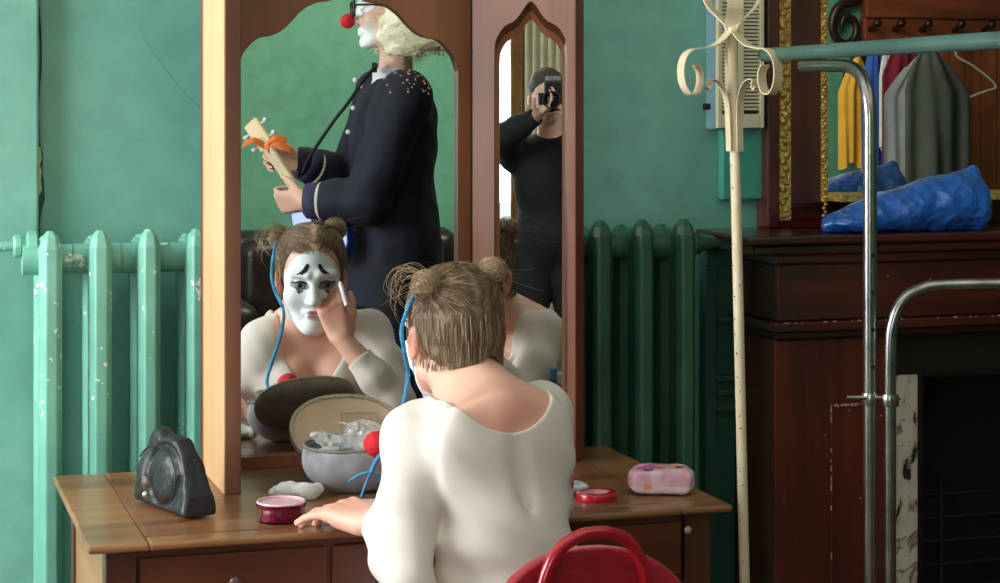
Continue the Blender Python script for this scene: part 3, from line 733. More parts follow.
for sx in (-1, 1):
    MB().tube(smoothpath([lc(sx*.100, -.035, .505), lc(sx*.12, .0, .44), lc(sx*.16, .06, .43), lc(sx*.19, .10, .3), lc(sx*.2, -.02, 0.008)], 8), .0105).build('leg', red_tube, chair)
    MB().tube(smoothpath([lc(sx*.15, .10, .43), lc(sx*.17, .38, .43), lc(sx*.185, .44, .38), lc(sx*.2, .47, 0.008)], 8), .0105).build('leg', red_tube, chair)
Fd = Field(cc-V3(.4, .15, 0)+ZD*.41, cc+V3(.3, .65, 0)+ZD*.50, .005)
Fd.box(lc(0, .255, .449), (.195, .195, .021), np.stack([cs_d, cf_d, ZD], 1), rd=.02); Fd.build('seat', red_pad, chair)
MB().tube(smoothpath([lc(-.15, .10, .43), lc(0, .085, .43), lc(.15, .10, .43)], 5), .009).build('seat_rail', red_tube, chair)

# ================================================================= COAT STAND
cream_s = M('chipped_cream_enamel', (228, 206, 166), .4, vary=.08, col2=(236, 220, 188), scale=20)
rustdot = M('rust_spot', (96, 62, 36), .8)
tilt = .0225
cs0 = V3((747-500)/F*4.3, 4.3, 0)+V3(tilt*.5*.6, 0, 0)
def sp(x, y, z):   # leaning stand: local x right, y away, z height
    return V3(.5375-.0225*z+x, 4.30+y, z)
st = thing('coat_stand', 'slim cream metal coat stand with scrolled hooks beside the fireplace', 'coat stand', sp(0, 0, 0))
MB().tube([sp(0, 0, .035), sp(0, 0, 1.0), sp(0, 0, 1.62)], [.0112, .0112, .0112]).build('pole', cream_s, st)
b = MB(); rr = random.Random(9)
for i in range(26):
    z = .55+i*.04+rr.random()*.02; a = -math.pi/2+rr.uniform(-1.1, 1.1); b.ball(sp(math.cos(a)*.0108, math.sin(a)*.0108, z), .0016+.0008*rr.random(), 6)
b.build('rust_spots', rustdot, st)['kind'] = 'stuff'
HZ = 1.6
side_prof = [(.006, 1.700), (.022, 1.682), (.045, 1.666), (.072, 1.660), (.098, 1.656), (.115, 1.640), (.122, 1.612), (.118, 1.582), (.104, 1.563), (.088, 1.566), (.079, 1.584), (.079, 1.608), (.088, 1.624)]
curl_prof = [(.066, 1.578), (.061, 1.572), (.056, 1.580), (.058, 1.592), (.050, 1.594), (.036, 1.588), (.024, 1.570), (.017, 1.545), (.015, 1.515), (.0145, 1.475), (.0145, 1.44)]
leaf_prof = [(.006, 1.700), (.014, 1.715), (.032, 1.732), (.052, 1.752), (.066, 1.785), (.066, 1.815), (.055, 1.832), (.04, 1.828)]
for k, a in enumerate((math.radians(212), math.radians(305), math.radians(86))):
    dx, dy = 1.15*math.cos(a), 1.15*math.sin(a); side = V3(-dy, dx, 0)
    f = lambda pr: smoothpath([sp(dx*x, dy*x, z) for x, z in pr], 4)
    MB().ribbon(f(side_prof), side, .024, .0026).build('hook', cream_s, st)
    MB().ribbon(f(curl_prof), side, .017, .0024).build('scroll', cream_s, st)
    a2 = a+math.pi/3; dx, dy = math.cos(a2), math.sin(a2); side = V3(-dy, dx, 0)
    MB().ribbon(f(leaf_prof), side, .034, .0024).build('top_leaf', cream_s, st)
MB().lathe(sp(0, 0, 1.60), [(.0113, 0), (.0113, .004), (.0112, .09), (.015, .095), (.015, .105), (.009, .11), (.009, .15), (.016, .17), (.012, .19), (0, .195)], n=20).build('finial', cream_s, st)
for k in range(3):
    a = math.pi/2+k*2*math.pi/3; dx, dy = math.cos(a), math.sin(a)
    MB().ribbon(smoothpath([sp(dx*x, dy*x, z) for x, z in ((.008, .30), (.05, .22), (.10, .10), (.15, .03), (.18, .006), (.20, .004))], 5), V3(-dy, dx, 0), .02, .004).build('foot', cream_s, st)

# ================================================================= GARMENT RACK
chrome = M('worn_chrome', (160, 154, 150), .24, metal=1, vary=.25, scale=25)
gbar = paint('green_bar_paint', (84, 112, 102), dark=(66, 94, 86), rough=.4, bump=.1)
ra, rb_ = P(765, 55.5, 4.30), V3(.838, 3.12, 1.647); rd = unit((rb_-ra)*V3(1, 1, 0))
rk = thing('garment_rack', 'chrome tube garment rack with a green top bar in front of the fireplace', 'garment rack', V3(.80, 3.6, 0))
ra[2] = 1.647
MB().tube([ra, ra+rd*.004, rb_], .0148, 20).build('hanging_bar', gbar, rk)
b = MB(); b.lathe(ra-rd*.003, [(.0155, 0), (.0155, .012)], axis=rd, n=20); b.build('bar_end_cap', chrome, rk)
pc = V3(.185*3.75, 3.75, 0); far = lambda t, z: V3(*(pc-rd*t)[:2], z)
MB().tube(smoothpath([far(.34, 1.620), far(.20, 1.618), far(.10, 1.614), far(.05, 1.600), far(.018, 1.572), far(.002, 1.53), far(0, 1.45), far(0, 1.2), far(0, .9), far(0, .5), far(0, .07)], 6), .0128, 18).build('upright', chrome, rk)
for z in (1.26, 1.19, 1.12, 1.05): MB().lathe(far(0, z)+V3(.003, -.0125, 0), [(.0045, 0), (.0042, .0012)], axis=(.25, -1, 0), n=12).build('adjustment_hole', rad_dark, rk)
nearp = lambda x, z: V3(.7285+x, 3.735+x*.12, z)
MB().tube(smoothpath([nearp(0, .07), nearp(0, .5), nearp(0, .9), nearp(0, 1.08), nearp(.006, 1.135), nearp(.025, 1.175), nearp(.06, 1.196), nearp(.11, 1.203), nearp(.3, 1.204), nearp(.42, 1.204), nearp(.47, 1.19), nearp(.50, 1.15), nearp(.505, 1.08), nearp(.505, .6), nearp(.505, .07)], 6), .0112, 18).build('hoop', chrome, rk)
cz = H-(392-100)*3.84/F
for p in (far(0, cz), nearp(0, cz)): MB().lathe(p-ZD*.011, [(.0152, 0), (.0165, .003), (.0165, .018), (.0152, .022)], n=18).build('clamp', chrome, rk)
MB().tube([far(.0, cz+.004)-V3(.045, .01, 0), nearp(.02, cz+.004)], .004, 10).build('clamp_bolt', chrome, rk)
MB().tube([far(.34, .075), far(-.05, .075), far(-.62, .075)], .0128, 16).build('base_bar', chrome, rk)
MB().tube([nearp(-.08, .055), nearp(.51, .055)], .0112, 16).build('base_bar', chrome, rk)
MB().tube([V3(*rb_[:2], .06)-rd*.05, V3(*rb_[:2], 1.64)-rd*.05], .0128, 16).build('upright', chrome, rk)
for p in (far(.33, 0), far(-.60, 0), nearp(.5, 0), nearp(-.06, 0)):
    MB().lathe(V3(p[0], p[1], .024)-UD*.01, [(.012, 0), (.024, .002), (.024, .018), (.012, .02)], axis=UD, n=18).build('castor', rad_dark, rk)
# ================================================================= THINGS ON THE DESK
ZT = .7507
def on_desk(px, py): return PZ(px, py, ZT)
# black leather purse
leather = M('black_leather', (32, 32, 36), .45, vary=.35, scale=14, bump=.35, bscale=70, spec=.6, col2=(30, 31, 36))
scuffed = M('scuffed_leather_trim', (98, 84, 70), .5, vary=.4, scale=40)
steel = M('nickel_clasp', (205, 200, 190), .25, metal=1, vary=.1)
A = on_desk(131, 502); B = on_desk(186, 521); pl = float(np.linalg.norm(B-A)); pu = unit(B-A); pn = unit(np.cross(ZD, pu)); pn = pn if pn[1] > 0 else -pn
pc0 = A+pn*.032
poly = np.array([(0, 0), (-.002, .03), (.018, .085), (.048, .142), (.066, .160), (.086, .158), (.100, .146), (.128, .151), (.158, .146), (.185, .118), (.205, .075), (.222, .04), (.226, 0)])*V3(pl/.225, .96)[None, :2]
Fd = Field(pc0-V3(.08, .08, 0)-ZD*.01+np.minimum(0, pu*0), pc0+pu*pl+V3(.1, .1, .19), .0028)
lo_ = np.minimum(pc0, pc0+pu*pl)-V3(.09, .09, .0); hi_ = np.maximum(pc0, pc0+pu*pl)+V3(.09, .09, .19)
Fd = Field(lo_, hi_, .0028)
def purse_fn(X, Y, Z):
    s = (X-pc0[0])*pu[0]+(Y-pc0[1])*pu[1]; t = (X-pc0[0])*pn[0]+(Y-pc0[1])*pn[1]; z = Z-ZT-.004; s, z, t = np.broadcast_arrays(s, z, t)
    d = np.full(s.shape, 1e9); sg = np.ones(s.shape); n = len(poly)
    for i in range(n):
        a = poly[i]; b_ = poly[i-1]; e = b_-a; wx, wz = s-a[0], z-a[1]; tt = np.clip((wx*e[0]+wz*e[1])/(e@e), 0, 1)
        d = np.minimum(d, (wx-tt*e[0])**2+(wz-tt*e[1])**2)
        c1 = z >= a[1]; c2 = z < b_[1]; c3 = e[0]*wz > e[1]*wx
        fl_ = (c1 & c2 & c3) | (~c1 & ~c2 & ~c3); sg = np.where(fl_, -sg, sg)
    d2 = np.sqrt(d)*sg
    th = .032-.12*np.clip(z, 0, .2)+.008*np.clip(s/pl, 0, 1)
    th = np.maximum(th, .010)
    r1 = np.sqrt(((s-pl*.58)/.062)**2+((z-.068)/.056)**2); r2 = np.sqrt(((s-pl*.22)/.034)**2+((z-.055)/.05)**2)
    th = th+.012*np.exp(-(r1/.85)**6)+.009*np.exp(-(r2/.8)**4)-.006*np.exp(-((r1-1.0)/.12)**2)
    th = th+.0022*wob(s, z, t, 60, 4)+.0012*wob(s, z, t, 140, 8)
    dd = np.abs(t)-th; k = .016; hh = np.maximum(k-np.abs(dd-d2), 0)/k
    return (np.maximum(dd, d2)+hh*hh*k*.25)*.8
Fd.apply(purse_fn, lo_, hi_, 0)
pur = thing('leather_purse', 'old black leather purse with a pointed top standing on the left of the desk', 'purse', V3(*(pc0+pu*pl*.5)[:2], ZT))
Fd.build('body', leather, pur, smooth=1)
b = MB(); fp_ = lambda s, z, o=0: pc0+pu*s-pn*o+ZD*z
b.tube(smoothpath([fp_(pl*(.58+.36*math.cos(a)), .068+.062*math.sin(a), .040-.12*max(.062*math.sin(a), -.03)+.008) for a in np.linspace(-.6, 2.6, 14)], 3), .0016, 8)
b.build('piping', leather, pur)
c = fp_(pl*.50, .036, .058)
MB().ball(c, .0075, 14).build('clasp', steel, pur)
MB().lathe(fp_(pl*.40, .055, .047), [(.012, 0), (.012, .003), (0, .005)], axis=-pn, n=16).build('worn_patch', scuffed, pur)
# red sequin pot
jar_red = M('burgundy_glitter', (128, 22, 62), .3, vary=.5, scale=120, coat=.5)
clearp = M('clear_plastic', (240, 215, 222), .04, vary=0, trans=1, ior=1.12)
c = on_desk(281, 520); c[2] = ZT
jar = thing('round_pot', 'round clear pot of burgundy powder at the front of the desk left of the hand', 'pot', c)
MB().lathe(c, [(.040, .0005), (.0447, .003), (.0447, .024), (.042, .028), (.02, .030), (0, .0295)], n=40).build('powder', jar_red, jar)
MB().lathe(c, [(.0452, .0), (.0452, .026), (.0475, .0265), (.0475, .0335), (.0462, .0338), (.0462, .0265), (.0458, .026), (.0458, .0)], n=40).build('pot_wall', clearp, jar)
MB().lathe(c+ZD*.0005, [(.0468, .0340), (.0470, .0365), (.0455, .0375), (.0430, .0372), (.0420, .0345), (.0440, .0335)], n=40).build('rim', M('pale_pink_rim', (226, 178, 188), .2, vary=.1, coat=.4), jar)
# white tissue
white_t = M('white_tissue_paper', (222, 218, 212), .85, vary=.06, bump=.3, bscale=50)
def crumple(name, c, r, rot, mat, label, cat, f=60, amp=.008, seed=1, h=.003, zmin=None, parent=None, k2=160):
    r = np.asarray(r, float); e = r.max()+.03; F_ = Field(np.asarray(c)-e, np.asarray(c)+e, h)
    F_.ell(c, r, rot, k=0, fnmod=lambda X, Y, Z: amp*wob(X, Y, Z, f, seed)+amp*.35*np.abs(wob(X, Y, Z, k2, seed+1)))
    zz = F_.coords()[2]
    if zmin is not None: F_.a = np.maximum(F_.a, zmin-zz)
    o = F_.build(name, mat, parent, smooth=1)
    if parent is None: tag(o, label, cat)
    return o
xr = np.stack([unit(V3(1, .25, 0)), unit(V3(-.25, 1, 0)), ZD], 1)
crumple('tissue', on_desk(298, 499)+ZD*.016, (.062, .030, .022), xr, white_t, 'crumpled white tissue lying behind the burgundy pot', 'tissue', f=75, amp=.010, zmin=ZT)
# make-up pouch ----------------------------------------------------------
canvas = M('grey_canvas', (158, 156, 160), .85, vary=.15, scale=30, bump=.3, bscale=400)
canvas_b = M('beige_grey_canvas', (150, 140, 122), .85, vary=.15, scale=30, bump=.3, bscale=400)
lining = M('beige_lining', (200, 172, 142), .7, vary=.10, scale=12, bump=.15, bscale=90)
pB = V3(-.302, 4.095, ZT); pf = unit(V3(.20, -1, 0)); px_ = unit(np.cross(ZD, pf)); px_ = px_ if px_[0] > 0 else -px_
pouch = thing('makeup_pouch', 'open oval grey canvas make-up pouch with beige lining in the middle of the desk', 'pouch', pB)
rotb = np.stack([px_, -pf, ZD], 1)
F_ = Field(pB-V3(.15, .12, .01), pB+V3(.15, .14, .14), .003)
F_.ell(pB+ZD*.066, (.104, .070, .074), rotb, k=0, fnmod=lambda X, Y, Z: .002*wob(X, Y, Z, 50, 3))
zz = F_.coords(); top = .846+.10*(zz[1]-4.085)
F_.a = np.maximum(F_.a, np.maximum(ZT+.0005-zz[2], zz[2]-top))
G_ = F_.copy(); G_.a = np.full(F_.n, 1., np.float32); G_.ell(pB+ZD*.070, (.099, .065, .069), rotb, k=0)
F_.a = np.maximum(F_.a, -G_.a)
F_.build('pouch_body', canvas, pouch, smooth=1)
ring = [pB+px_*.099*math.cos(a)-pf*.065*math.sin(a)+ZD*(.846-ZT+.10*(.065*math.sin(a))) for a in np.linspace(0, 2*math.pi, 40, endpoint=False)]
MB().tube(ring, .0035, 8, closed=True).build('zip', M('grey_zip', (120, 116, 110), .5, vary=.3, scale=200), pouch)
lt = unit(-pf*.74+ZD*.68); ln = unit(np.cross(px_, lt)); ln = ln if ln@pf > 0 else -ln   # lid upward axis and normal facing out of the mirror
lc0 = pB-pf*.112+ZD*.108
def lidpt(x, y, n): return lc0+px_*x+lt*y+ln*n
el = lambda s, n, m=56: [lidpt(.116*s*math.copysign(abs(math.cos(a))**.9, math.cos(a)), .088*s*math.copysign(abs(math.sin(a))**.9, math.sin(a)), n) for a in np.linspace(0, 2*math.pi, m, endpoint=False)]
b = MB(); rings = [el(1, .0), el(1.03, -.008), el(1.0, -.018), el(.9, -.024), el(.5, -.027), el(.02, -.028)]
vs = [p for r_ in rings for p in r_]; fs = [(i*56+j, i*56+(j+1) % 56, (i+1)*56+(j+1) % 56, (i+1)*56+j) for i in range(5) for j in range(56)]
b.add(vs, fs, True); b.build('pouch_lid', canvas_b, pouch)
b = MB(); rings = [el(.96, .0015), el(.90, -.004), el(.5, -.007), el(.02, -.008)]; vs = [p for r_ in rings for p in r_]; fs = [(i*56+j, i*56+(j+1) % 56, (i+1)*56+(j+1) % 56, (i+1)*56+j) for i in range(3) for j in range(56)]
b.add(vs, fs, True); b.build('lid_lining', lining, pouch)
MB().tube(el(.985, .002), .0045, 8, closed=True).build('zip', M('beige_zip', (172, 158, 134), .5, vary=.3, scale=200), pouch)
b = MB(); rp = [lidpt(x, y, -.001) for x, y in ((-.012, -.042), (-.005, .044), (.068, .042), (.07, -.04))]; b.tube(rp, .0018, 6, closed=True)
rp = [lidpt(x, y, .0005) for x, y in ((.002, -.035), (.006, .030), (.058, .029), (.058, -.034))]; b.tube(rp, .0014, 6, closed=True)
b.build('pocket_seam', M('seam_tape', (168, 158, 148), .7), pouch)
plastic = M('crinkled_clear_film', (240, 238, 234), .1, vary=.03, trans=.7, ior=1.15, coat=.8, bump=.5, bscale=60)
o = crumple('plastic_wrap', pB+ZD*.098+px_*.006-pf*.010, (.072, .040, .030), rotb, plastic, 'crinkled clear plastic wrap bulging out of the grey pouch', 'plastic wrap', f=95, amp=.019, seed=5, h=.0026, k2=190)
o = crumple('paper_tissue', pB+ZD*.055-px_*.03, (.05, .035, .028), rotb, white_t, 'white paper tissue tucked inside the open pouch', 'tissue', f=80, amp=.006, seed=15, h=.0035, k2=200)
red_foam = M('red_foam', (214, 28, 42), .75, vary=.15, scale=30, bump=.3, bscale=300)
bc = P(377, 444, 3.985)
tag(MB().ball(bc, .0275, 24, (1, 1, .95)).build('clown_nose', red_foam), 'red foam clown nose ball resting on the grey pouch beside her sleeve', 'clown nose')
# white palette and cyan brush under the hand
wc = on_desk(368, 505)
tag(MB().obox(wc+ZD*.0045, V3(1, .1, 0), V3(-.1, 1, 0), ZD, .036, .020, .0043).build('palette', M('white_plastic', (222, 222, 218), .3), bevel=.003), 'small white plastic palette lying behind the left hand', 'palette')
br = thing('makeup_brush', 'thin make-up brush with cyan handle leaning on the grey pouch', 'brush', on_desk(383, 500))
b0, b1 = on_desk(381, 498)+ZD*.005, on_desk(386, 482)+ZD*.05
MB().tube([b0, b0*.6+b1*.4], .0045, 10).build('handle', M('cyan_plastic', (60, 160, 205), .3), br)
MB().tube([b0*.6+b1*.4, b1], [.004, .002], 10).build('bristles', M('dark_bristle', (60, 45, 38), .8), br)
# right side of the desk
tc_ = on_desk(596, 499)
tape = thing('tape_roll', 'flat round roll of glossy red tape on the desk beside her back', 'tape roll', tc_)
MB().lathe(tc_, [(.026, .0), (.041, .0), (.0425, .002), (.0425, .013), (.041, .015), (.026, .015), (.0255, .012), (.0255, .003), (.026, .0)], n=40).build('tape', M('red_tape', (188, 20, 44), .22, coat=.5), tape)
MB().lathe(tc_, [(.020, .001), (.0252, .001), (.0252, .0145), (.020, .0145), (.020, .001)], n=36).build('core', M('pink_core', (228, 165, 160), .5), tape)
foil = M('silver_foil', (190, 196, 205), .3, metal=.4, vary=.2, scale=40)
crumple('foil_sachet', on_desk(578, 493)+ZD*.011, (.026, .018, .013), xr, foil, 'small crumpled silvery sachet lying behind the red tape roll', 'sachet', f=90, amp=.005, seed=9, zmin=ZT)
# pink tissue pack
pkm = attr_mat('printed_pink_wrapper', .28, bump=.1)
pk0 = on_desk(663, 497)+V3(0, .045, 0); pu_ = unit(V3(1, -.06, 0)); pv_ = np.cross(ZD, pu_); rotp = np.stack([pu_, pv_, ZD], 1)
pack = thing('tissue_pack', 'pink printed pack of paper tissues at the right end of the desk', 'tissue pack', V3(pk0[0], pk0[1], ZT))
F_ = Field(pk0-V3(.1, .08, .01), pk0+V3(.1, .08, .09), .0025)
pkc = pk0+ZD*.027
def pk_fn(X, Y, Z):
    x = (X-pkc[0])*pu_[0]+(Y-pkc[1])*pu_[1]; y = (X-pkc[0])*pv_[0]+(Y-pkc[1])*pv_[1]; z = Z-pkc[2]
    x = x+.0*z; hx = .068-.010*np.abs(y)/.04; hz = .026-.35*np.maximum(np.abs(x)-.045, 0)-.10*np.maximum(y*-1, 0)
    q = [np.abs(x)-hx+.008, np.abs(y)-.040+.008, np.abs(z+.0)-hz+.008]
    return (np.sqrt(sum(np.maximum(t, 0)**2 for t in q))+np.minimum(np.maximum(q[0], np.maximum(q[1], q[2])), 0)-.008+.0018*wob(X, Y, Z, 110, 2))*.85
F_.apply(pk_fn, pkc-V3(.09, .08, .04), pkc+V3(.09, .08, .04), 0)
F_.a = np.maximum(F_.a, ZT+.0003-F_.coords()[2])
def pkcol(V):
    x = (V-pkc)@pu_; y = (V-pkc)@pv_; z = V[:, 2]-pkc[2]
    c = np.tile(V3(*srgb(236, 176, 196)[:3]), (len(V), 1))
    pat = np.sin(x*130+y*90)+np.sin(y*170-x*60+1)
    c[pat > .9] = srgb(240, 205, 215)[:3]
    m = ((x+.02)/.03)**2+((y+.002)/.022)**2 < 1; c[m & (z > .01)] = srgb(232, 96, 150)[:3]
    m = ((x-.012)/.03)**2+((y-.01)/.016)**2 < 1; c[m & (z > .01)] = srgb(238, 178, 128)[:3]
    m = ((x+.0)/.02)**2+((y-.028)/.009)**2 < 1; c[m & (z > .01)] = srgb(160, 120, 190)[:3]
    c[(z < -.006) & (y < -.02)] = srgb(240, 214, 222)[:3]
    return c
F_.build('wrapper', pkm, pack, colors=pkcol)
lab = lambda x, y, z: pkc+pu_*x+pv_*y+ZD*z
MB().add([lab(-.038, -.0405, .004), lab(-.018, -.0405, .006), lab(-.017, -.030, .0275), lab(-.036, -.030, .0265)], [(0, 1, 2, 3)]).build('blue_print', M('blue_print', (52, 96, 160), .35), pack, fixn=False)
MB().add([lab(-.036, -.0412, -.014), lab(-.012, -.0412, -.012), lab(-.012, -.0412, -.001), lab(-.034, -.0412, -.001)], [(0, 1, 2, 3)]).build('orange_print', M('orange_print', (226, 150, 110), .35), pack, fixn=False)
MB().add([lab(.030, -.012, .0278), lab(.050, -.006, .0272), lab(.048, .004, .0272), lab(.028, .0, .0278)], [(0, 1, 2, 3)]).build('grey_print', M('grey_print', (90, 100, 110), .35), pack, fixn=False)
# things seen in the right wing of the mirror, on the desk in front of her
def bottle(name, c, r, h, mat, capmat, label, cat):
    t = thing(name, label, cat, c)
    MB().lathe(c, [(r*.9, 0), (r, .004), (r, h*.62), (r*.85, h*.70), (r*.42, h*.75), (r*.42, h*.80)], n=24).build('body', mat, t)
    MB().lathe(c+ZD*h*.78, [(r*.55, 0), (r*.55, h*.2), (r*.45, h*.22), (0, h*.22)], n=20).build('cap', capmat, t)
    return t
bottle('lotion_bottle', V3(.108, 4.00, ZT), .017, .14, M('navy_plastic', (30, 42, 84), .3), M('blue_cap', (90, 130, 190), .3), 'small navy lotion bottle on the desk, seen in the right wing of the mirror', 'bottle')
jc = V3(.121, 3.895, ZT)
jt = thing('cream_jar', 'white cream jar with pink band, seen low in the right mirror wing', 'jar', jc)
MB().lathe(jc, [(.020, 0), (.022, .004), (.022, .082), (.020, .086), (0, .086)], n=28).build('body', M('white_jar', (228, 226, 222), .3), jt)
MB().lathe(jc, [(.0225, .045), (.0228, .046), (.0228, .07), (.0225, .071)], n=28).build('band', M('pink_band', (222, 90, 140), .4), jt)
MB().lathe(jc+ZD*.0862, [(.023, 0), (.023, .024), (.021, .028), (0, .028)], n=28).build('lid', M('white_lid', (236, 234, 230), .3), jt)
kc = V3(.112, 4.065, ZT)
tag(MB().lathe(kc, [(.022, 0), (.024, .003), (.024, .012), (.022, .015), (0, .016)], n=28).build('powder_compact', M('black_plastic', (20, 20, 22), .25)), 'round black powder compact in front of her right arm', 'compact')

# ================================================================= BLUE BAG ON THE MANTEL
bagm, nt, bs = newmat('blue_polythene'); N, L = nt.nodes, nt.links
bs.inputs['Base Color'].default_value = srgb(34, 100, 196); bs.inputs['Roughness'].default_value = .16; bs.inputs['Coat Weight'].default_value = .9
tc = N.new('ShaderNodeTexCoord'); vo = N.new('ShaderNodeTexVoronoi'); vo.inputs['Scale'].default_value = 20; nz = N.new('ShaderNodeTexNoise'); nz.inputs['Scale'].default_value = 12; nz.inputs['Detail'].default_value = 5
mxv = N.new('ShaderNodeMix'); mxv.data_type = 'VECTOR'; mxv.inputs[0].default_value = .12; L.new(tc.outputs['Object'], mxv.inputs[4]); L.new(nz.outputs['Color'], mxv.inputs[5]); L.new(tc.outputs['Object'], nz.inputs['Vector']); L.new(mxv.outputs[1], vo.inputs['Vector'])
bp = N.new('ShaderNodeBump'); bp.inputs['Strength'].default_value = .9; bp.inputs['Distance'].default_value = .011; L.new(vo.outputs['Distance'], bp.inputs['Height']); L.new(bp.outputs['Normal'], bs.inputs['Normal'])
zs = 1.2225; ba, bb_ = R(upx(828, 4.47), 4.47, zs), R(upx(980, 4.47), 4.47, zs)
F_ = Field(ba-V3(.06, .1, .01), bb_+V3(.06, .12, .22), .004); bd = unit(bb_-ba); L_ = np.linalg.norm(bb_-ba)
rb2 = np.stack([bd, np.cross(ZD, bd), ZD], 1)
nzf = lambda X, Y, Z: .003*wob(X, Y, Z, 40, 21)+.0025*np.abs(wob(X, Y, Z, 110, 22))
for t, h_, wx in ((.12, .05, .062), (.30, .082, .075), (.50, .105, .085), (.70, .13, .085), (.86, .138, .065), (.95, .12, .035)):
    F_.ell(ba+bd*L_*t+ZD*h_*.5, (wx, .075, h_*.56), rb2, k=.035, fnmod=nzf)
F_.cone(ba+bd*L_*.93+ZD*.13, ba+bd*L_*.955+ZD*.148, .022, .014, k=.03)
F_.cone(ba+bd*L_*.05+ZD*.02, ba-bd*.004+ZD*.012, .02, .012, k=.02)
F_.a = np.maximum(F_.a, zs+.0005-F_.coords()[2])
tag(F_.build('plastic_bag', bagm, smooth=1), 'crumpled shiny blue plastic bag lying on the mantel shelf', 'plastic bag')

# ================================================================= THE FAR SIDE OF THE ROOM (seen in the mirrors)
hw_ = wood('hall_stand_wood', (120, 58, 30), (182, 98, 54), 'Z', .35, 7, coat=.4)
hw_x = wood('hall_stand_rail_wood', (92, 40, 24), (140, 70, 42), 'X', .35, 7, coat=.4)
def OV(px, w, z=0):   # point on plane w of the room that appears at px in the overmantel mirror
    wv = 2*OVM.q@WD-w; return upx(px, wv)
hu0, hu1 = OV(868, W0+.05), OV(1075, W0+.05)
hall = thing('hall_stand', 'large brown wooden coat rack with planked back against the far green wall', 'coat rack', R((hu0+hu1)/2, W0+.08, 0))
npl = 13
b = MB()
for i in range(npl):
    a = hu0+(hu1-hu0)*i/npl; b.box(a+.003, a+(hu1-hu0)/npl-.003, W0+.004, W0+.04+(.004 if i % 2 else 0), 0, 1.86)
b.build('plank_back', hw_, hall)
MB().box(hu0-.03, hu1+.03, W0+.004, W0+.07, 1.86, 2.02).build('peg_rail', hw_x, hall, .006)
MB().box(hu0-.03, hu1+.03, W0+.004, W0+.09, 2.02, 2.42).build('header', hw_x, hall, .01)
MB().box(hu0-.06, hu1+.06, W0+.004, W0+.16, 2.42, 2.48).build('cornice', hw_x, hall, .01)
dark_m = M('dark_turned_wood', (42, 20, 14), .35, vary=.2)
pegs = []
for px in (874, 898, 925, 958, 988, 1016, 1044):
    u = OV(px, W0+.12)
    MB().lathe(R(u, W0+.07, 1.955), [(.016, 0), (.014, .03), (.012, .05), (.02, .075), (.026, .095), (.02, .115), (0, .12)], axis=unit(WD+ZD*.35), n=14).build('peg', dark_m, hall); pegs.append(u)
sc = [R(hu0-.02, W0+.05, 0)]
cx_, cz_ = OV(850, W0+.05), 1.97
spi = [R(cx_-.02+.11*(1-t*.75)*math.cos(1.2+t*8.5), W0+.05, cz_+.0+.14*(1-t*.75)*math.sin(1.2+t*8.5)) for t in np.linspace(0, 1, 40)]
MB().tube([R(hu0-.01, W0+.05, 2.30), R(hu0-.06, W0+.05, 2.2)]+spi, [.035, .032]+list(np.linspace(.030, .014, 40)), 10).build('scroll_bracket', dark_m, hall)
MB().tube(smoothpath([R(hu0-.02, W0+.05, 1.80), R(cx_+.03, W0+.05, 1.78), R(cx_-.02, W0+.05, 1.70), R(cx_-.02, W0+.05, 1.6)], 6), [.022]*19, 10).build('scroll_bracket', dark_m, hall)
b = MB(); uq0, uq1 = OV(852, W0+.09), OV(833, W0+.09)
def cloth(name, px0, px1, py0, py1, mat, label, cat, w=W0+.17, hook=None, th=.035, seed=1, flare=.0, parent=None):
    """hanging garment: folds run down from the peg"""
    D = (2*OVM.q@WD-w)/.89; D = R(upx((px0+px1)/2, 2*OVM.q@WD-w), 2*OVM.q@WD-w)[1]
    ua, ub = sorted((upx(px0, 2*OVM.q@WD-w), upx(px1, 2*OVM.q@WD-w))); z1 = H-(py0-100)*D/F; z0 = H-(py1-100)*D/F
    nu, nz_ = 40, 40; vs = []; fs = []; r_ = random.Random(seed); f1, f2, p1, p2 = 1.5+1.6*r_.random(), 4+2.5*r_.random(), 6*r_.random(), 6*r_.random()
    um_ = (ua+ub)/2 if hook is None else hook
    for sgn in (1, -1):
        for i in range(nz_+1):
            t = i/nz_; wd = .18+.82*min(1, (t*3.2)**.7)
            for j in range(nu+1):
                s_ = j/nu*2-1; u = (um_*(1-min(1, t*3))+(ua+ub)/2*min(1, t*3))+s_*(ub-ua)/2*wd*(1+flare*t)
                fold = th*.55*math.sin(f1*s_*2+p1+t*1.5)+th*.35*math.sin(f2*s_*2+p2-t)
                edge = math.sqrt(max(0, 1-s_*s_)); ww = w+(fold*(.3+.7*t)+sgn*th*.6)*edge if True else w
                vs.append(R(u, ww, z1+(z0-z1)*t-.02*(1-edge)*(1 if t < .1 else 0)+.02*math.sin(4*s_+p1)*t))
    n1 = (nz_+1)*(nu+1)
    for i in range(nz_):
        for j in range(nu):
            a = i*(nu+1)+j; q_ = (a, a+1, a+nu+2, a+nu+1); fs.append(q_); fs.append(tuple(n1+k for k in q_[::-1]))
    o = from_arrays(name, np.array(vs), fs, mat, parent)
    if parent is None: tag(o, label, cat)
    return o
yel = M('yellow_cloth', (232, 172, 52), .8, sheen=.2); blu = M('blue_cloth', (48, 92, 170), .8); mar = M('maroon_cloth', (118, 22, 46), .85); gry = M('grey_green_coat_cloth', (82, 88, 80), .85, vary=.15)
lgry = M('grey_wool', (142, 148, 146), .9); wht = M('white_cotton', (214, 214, 208), .85)
cloth('yellow_shirt', 838, 868, 56, 166, yel, 'yellow cloth hanging on the left end of the coat rack', 'shirt', w=W0+.16, seed=3, hook=OV(858, W0+.16))
cloth('blue_jacket', 862, 888, 40, 175, blu, 'blue jacket hanging between the yellow and maroon clothes', 'jacket', w=W0+.24, seed=4)
cloth('white_shirt', 879, 894, 45, 150, wht, 'white shirt edge hanging beside the blue jacket', 'shirt', w=W0+.33, seed=5, th=.03)
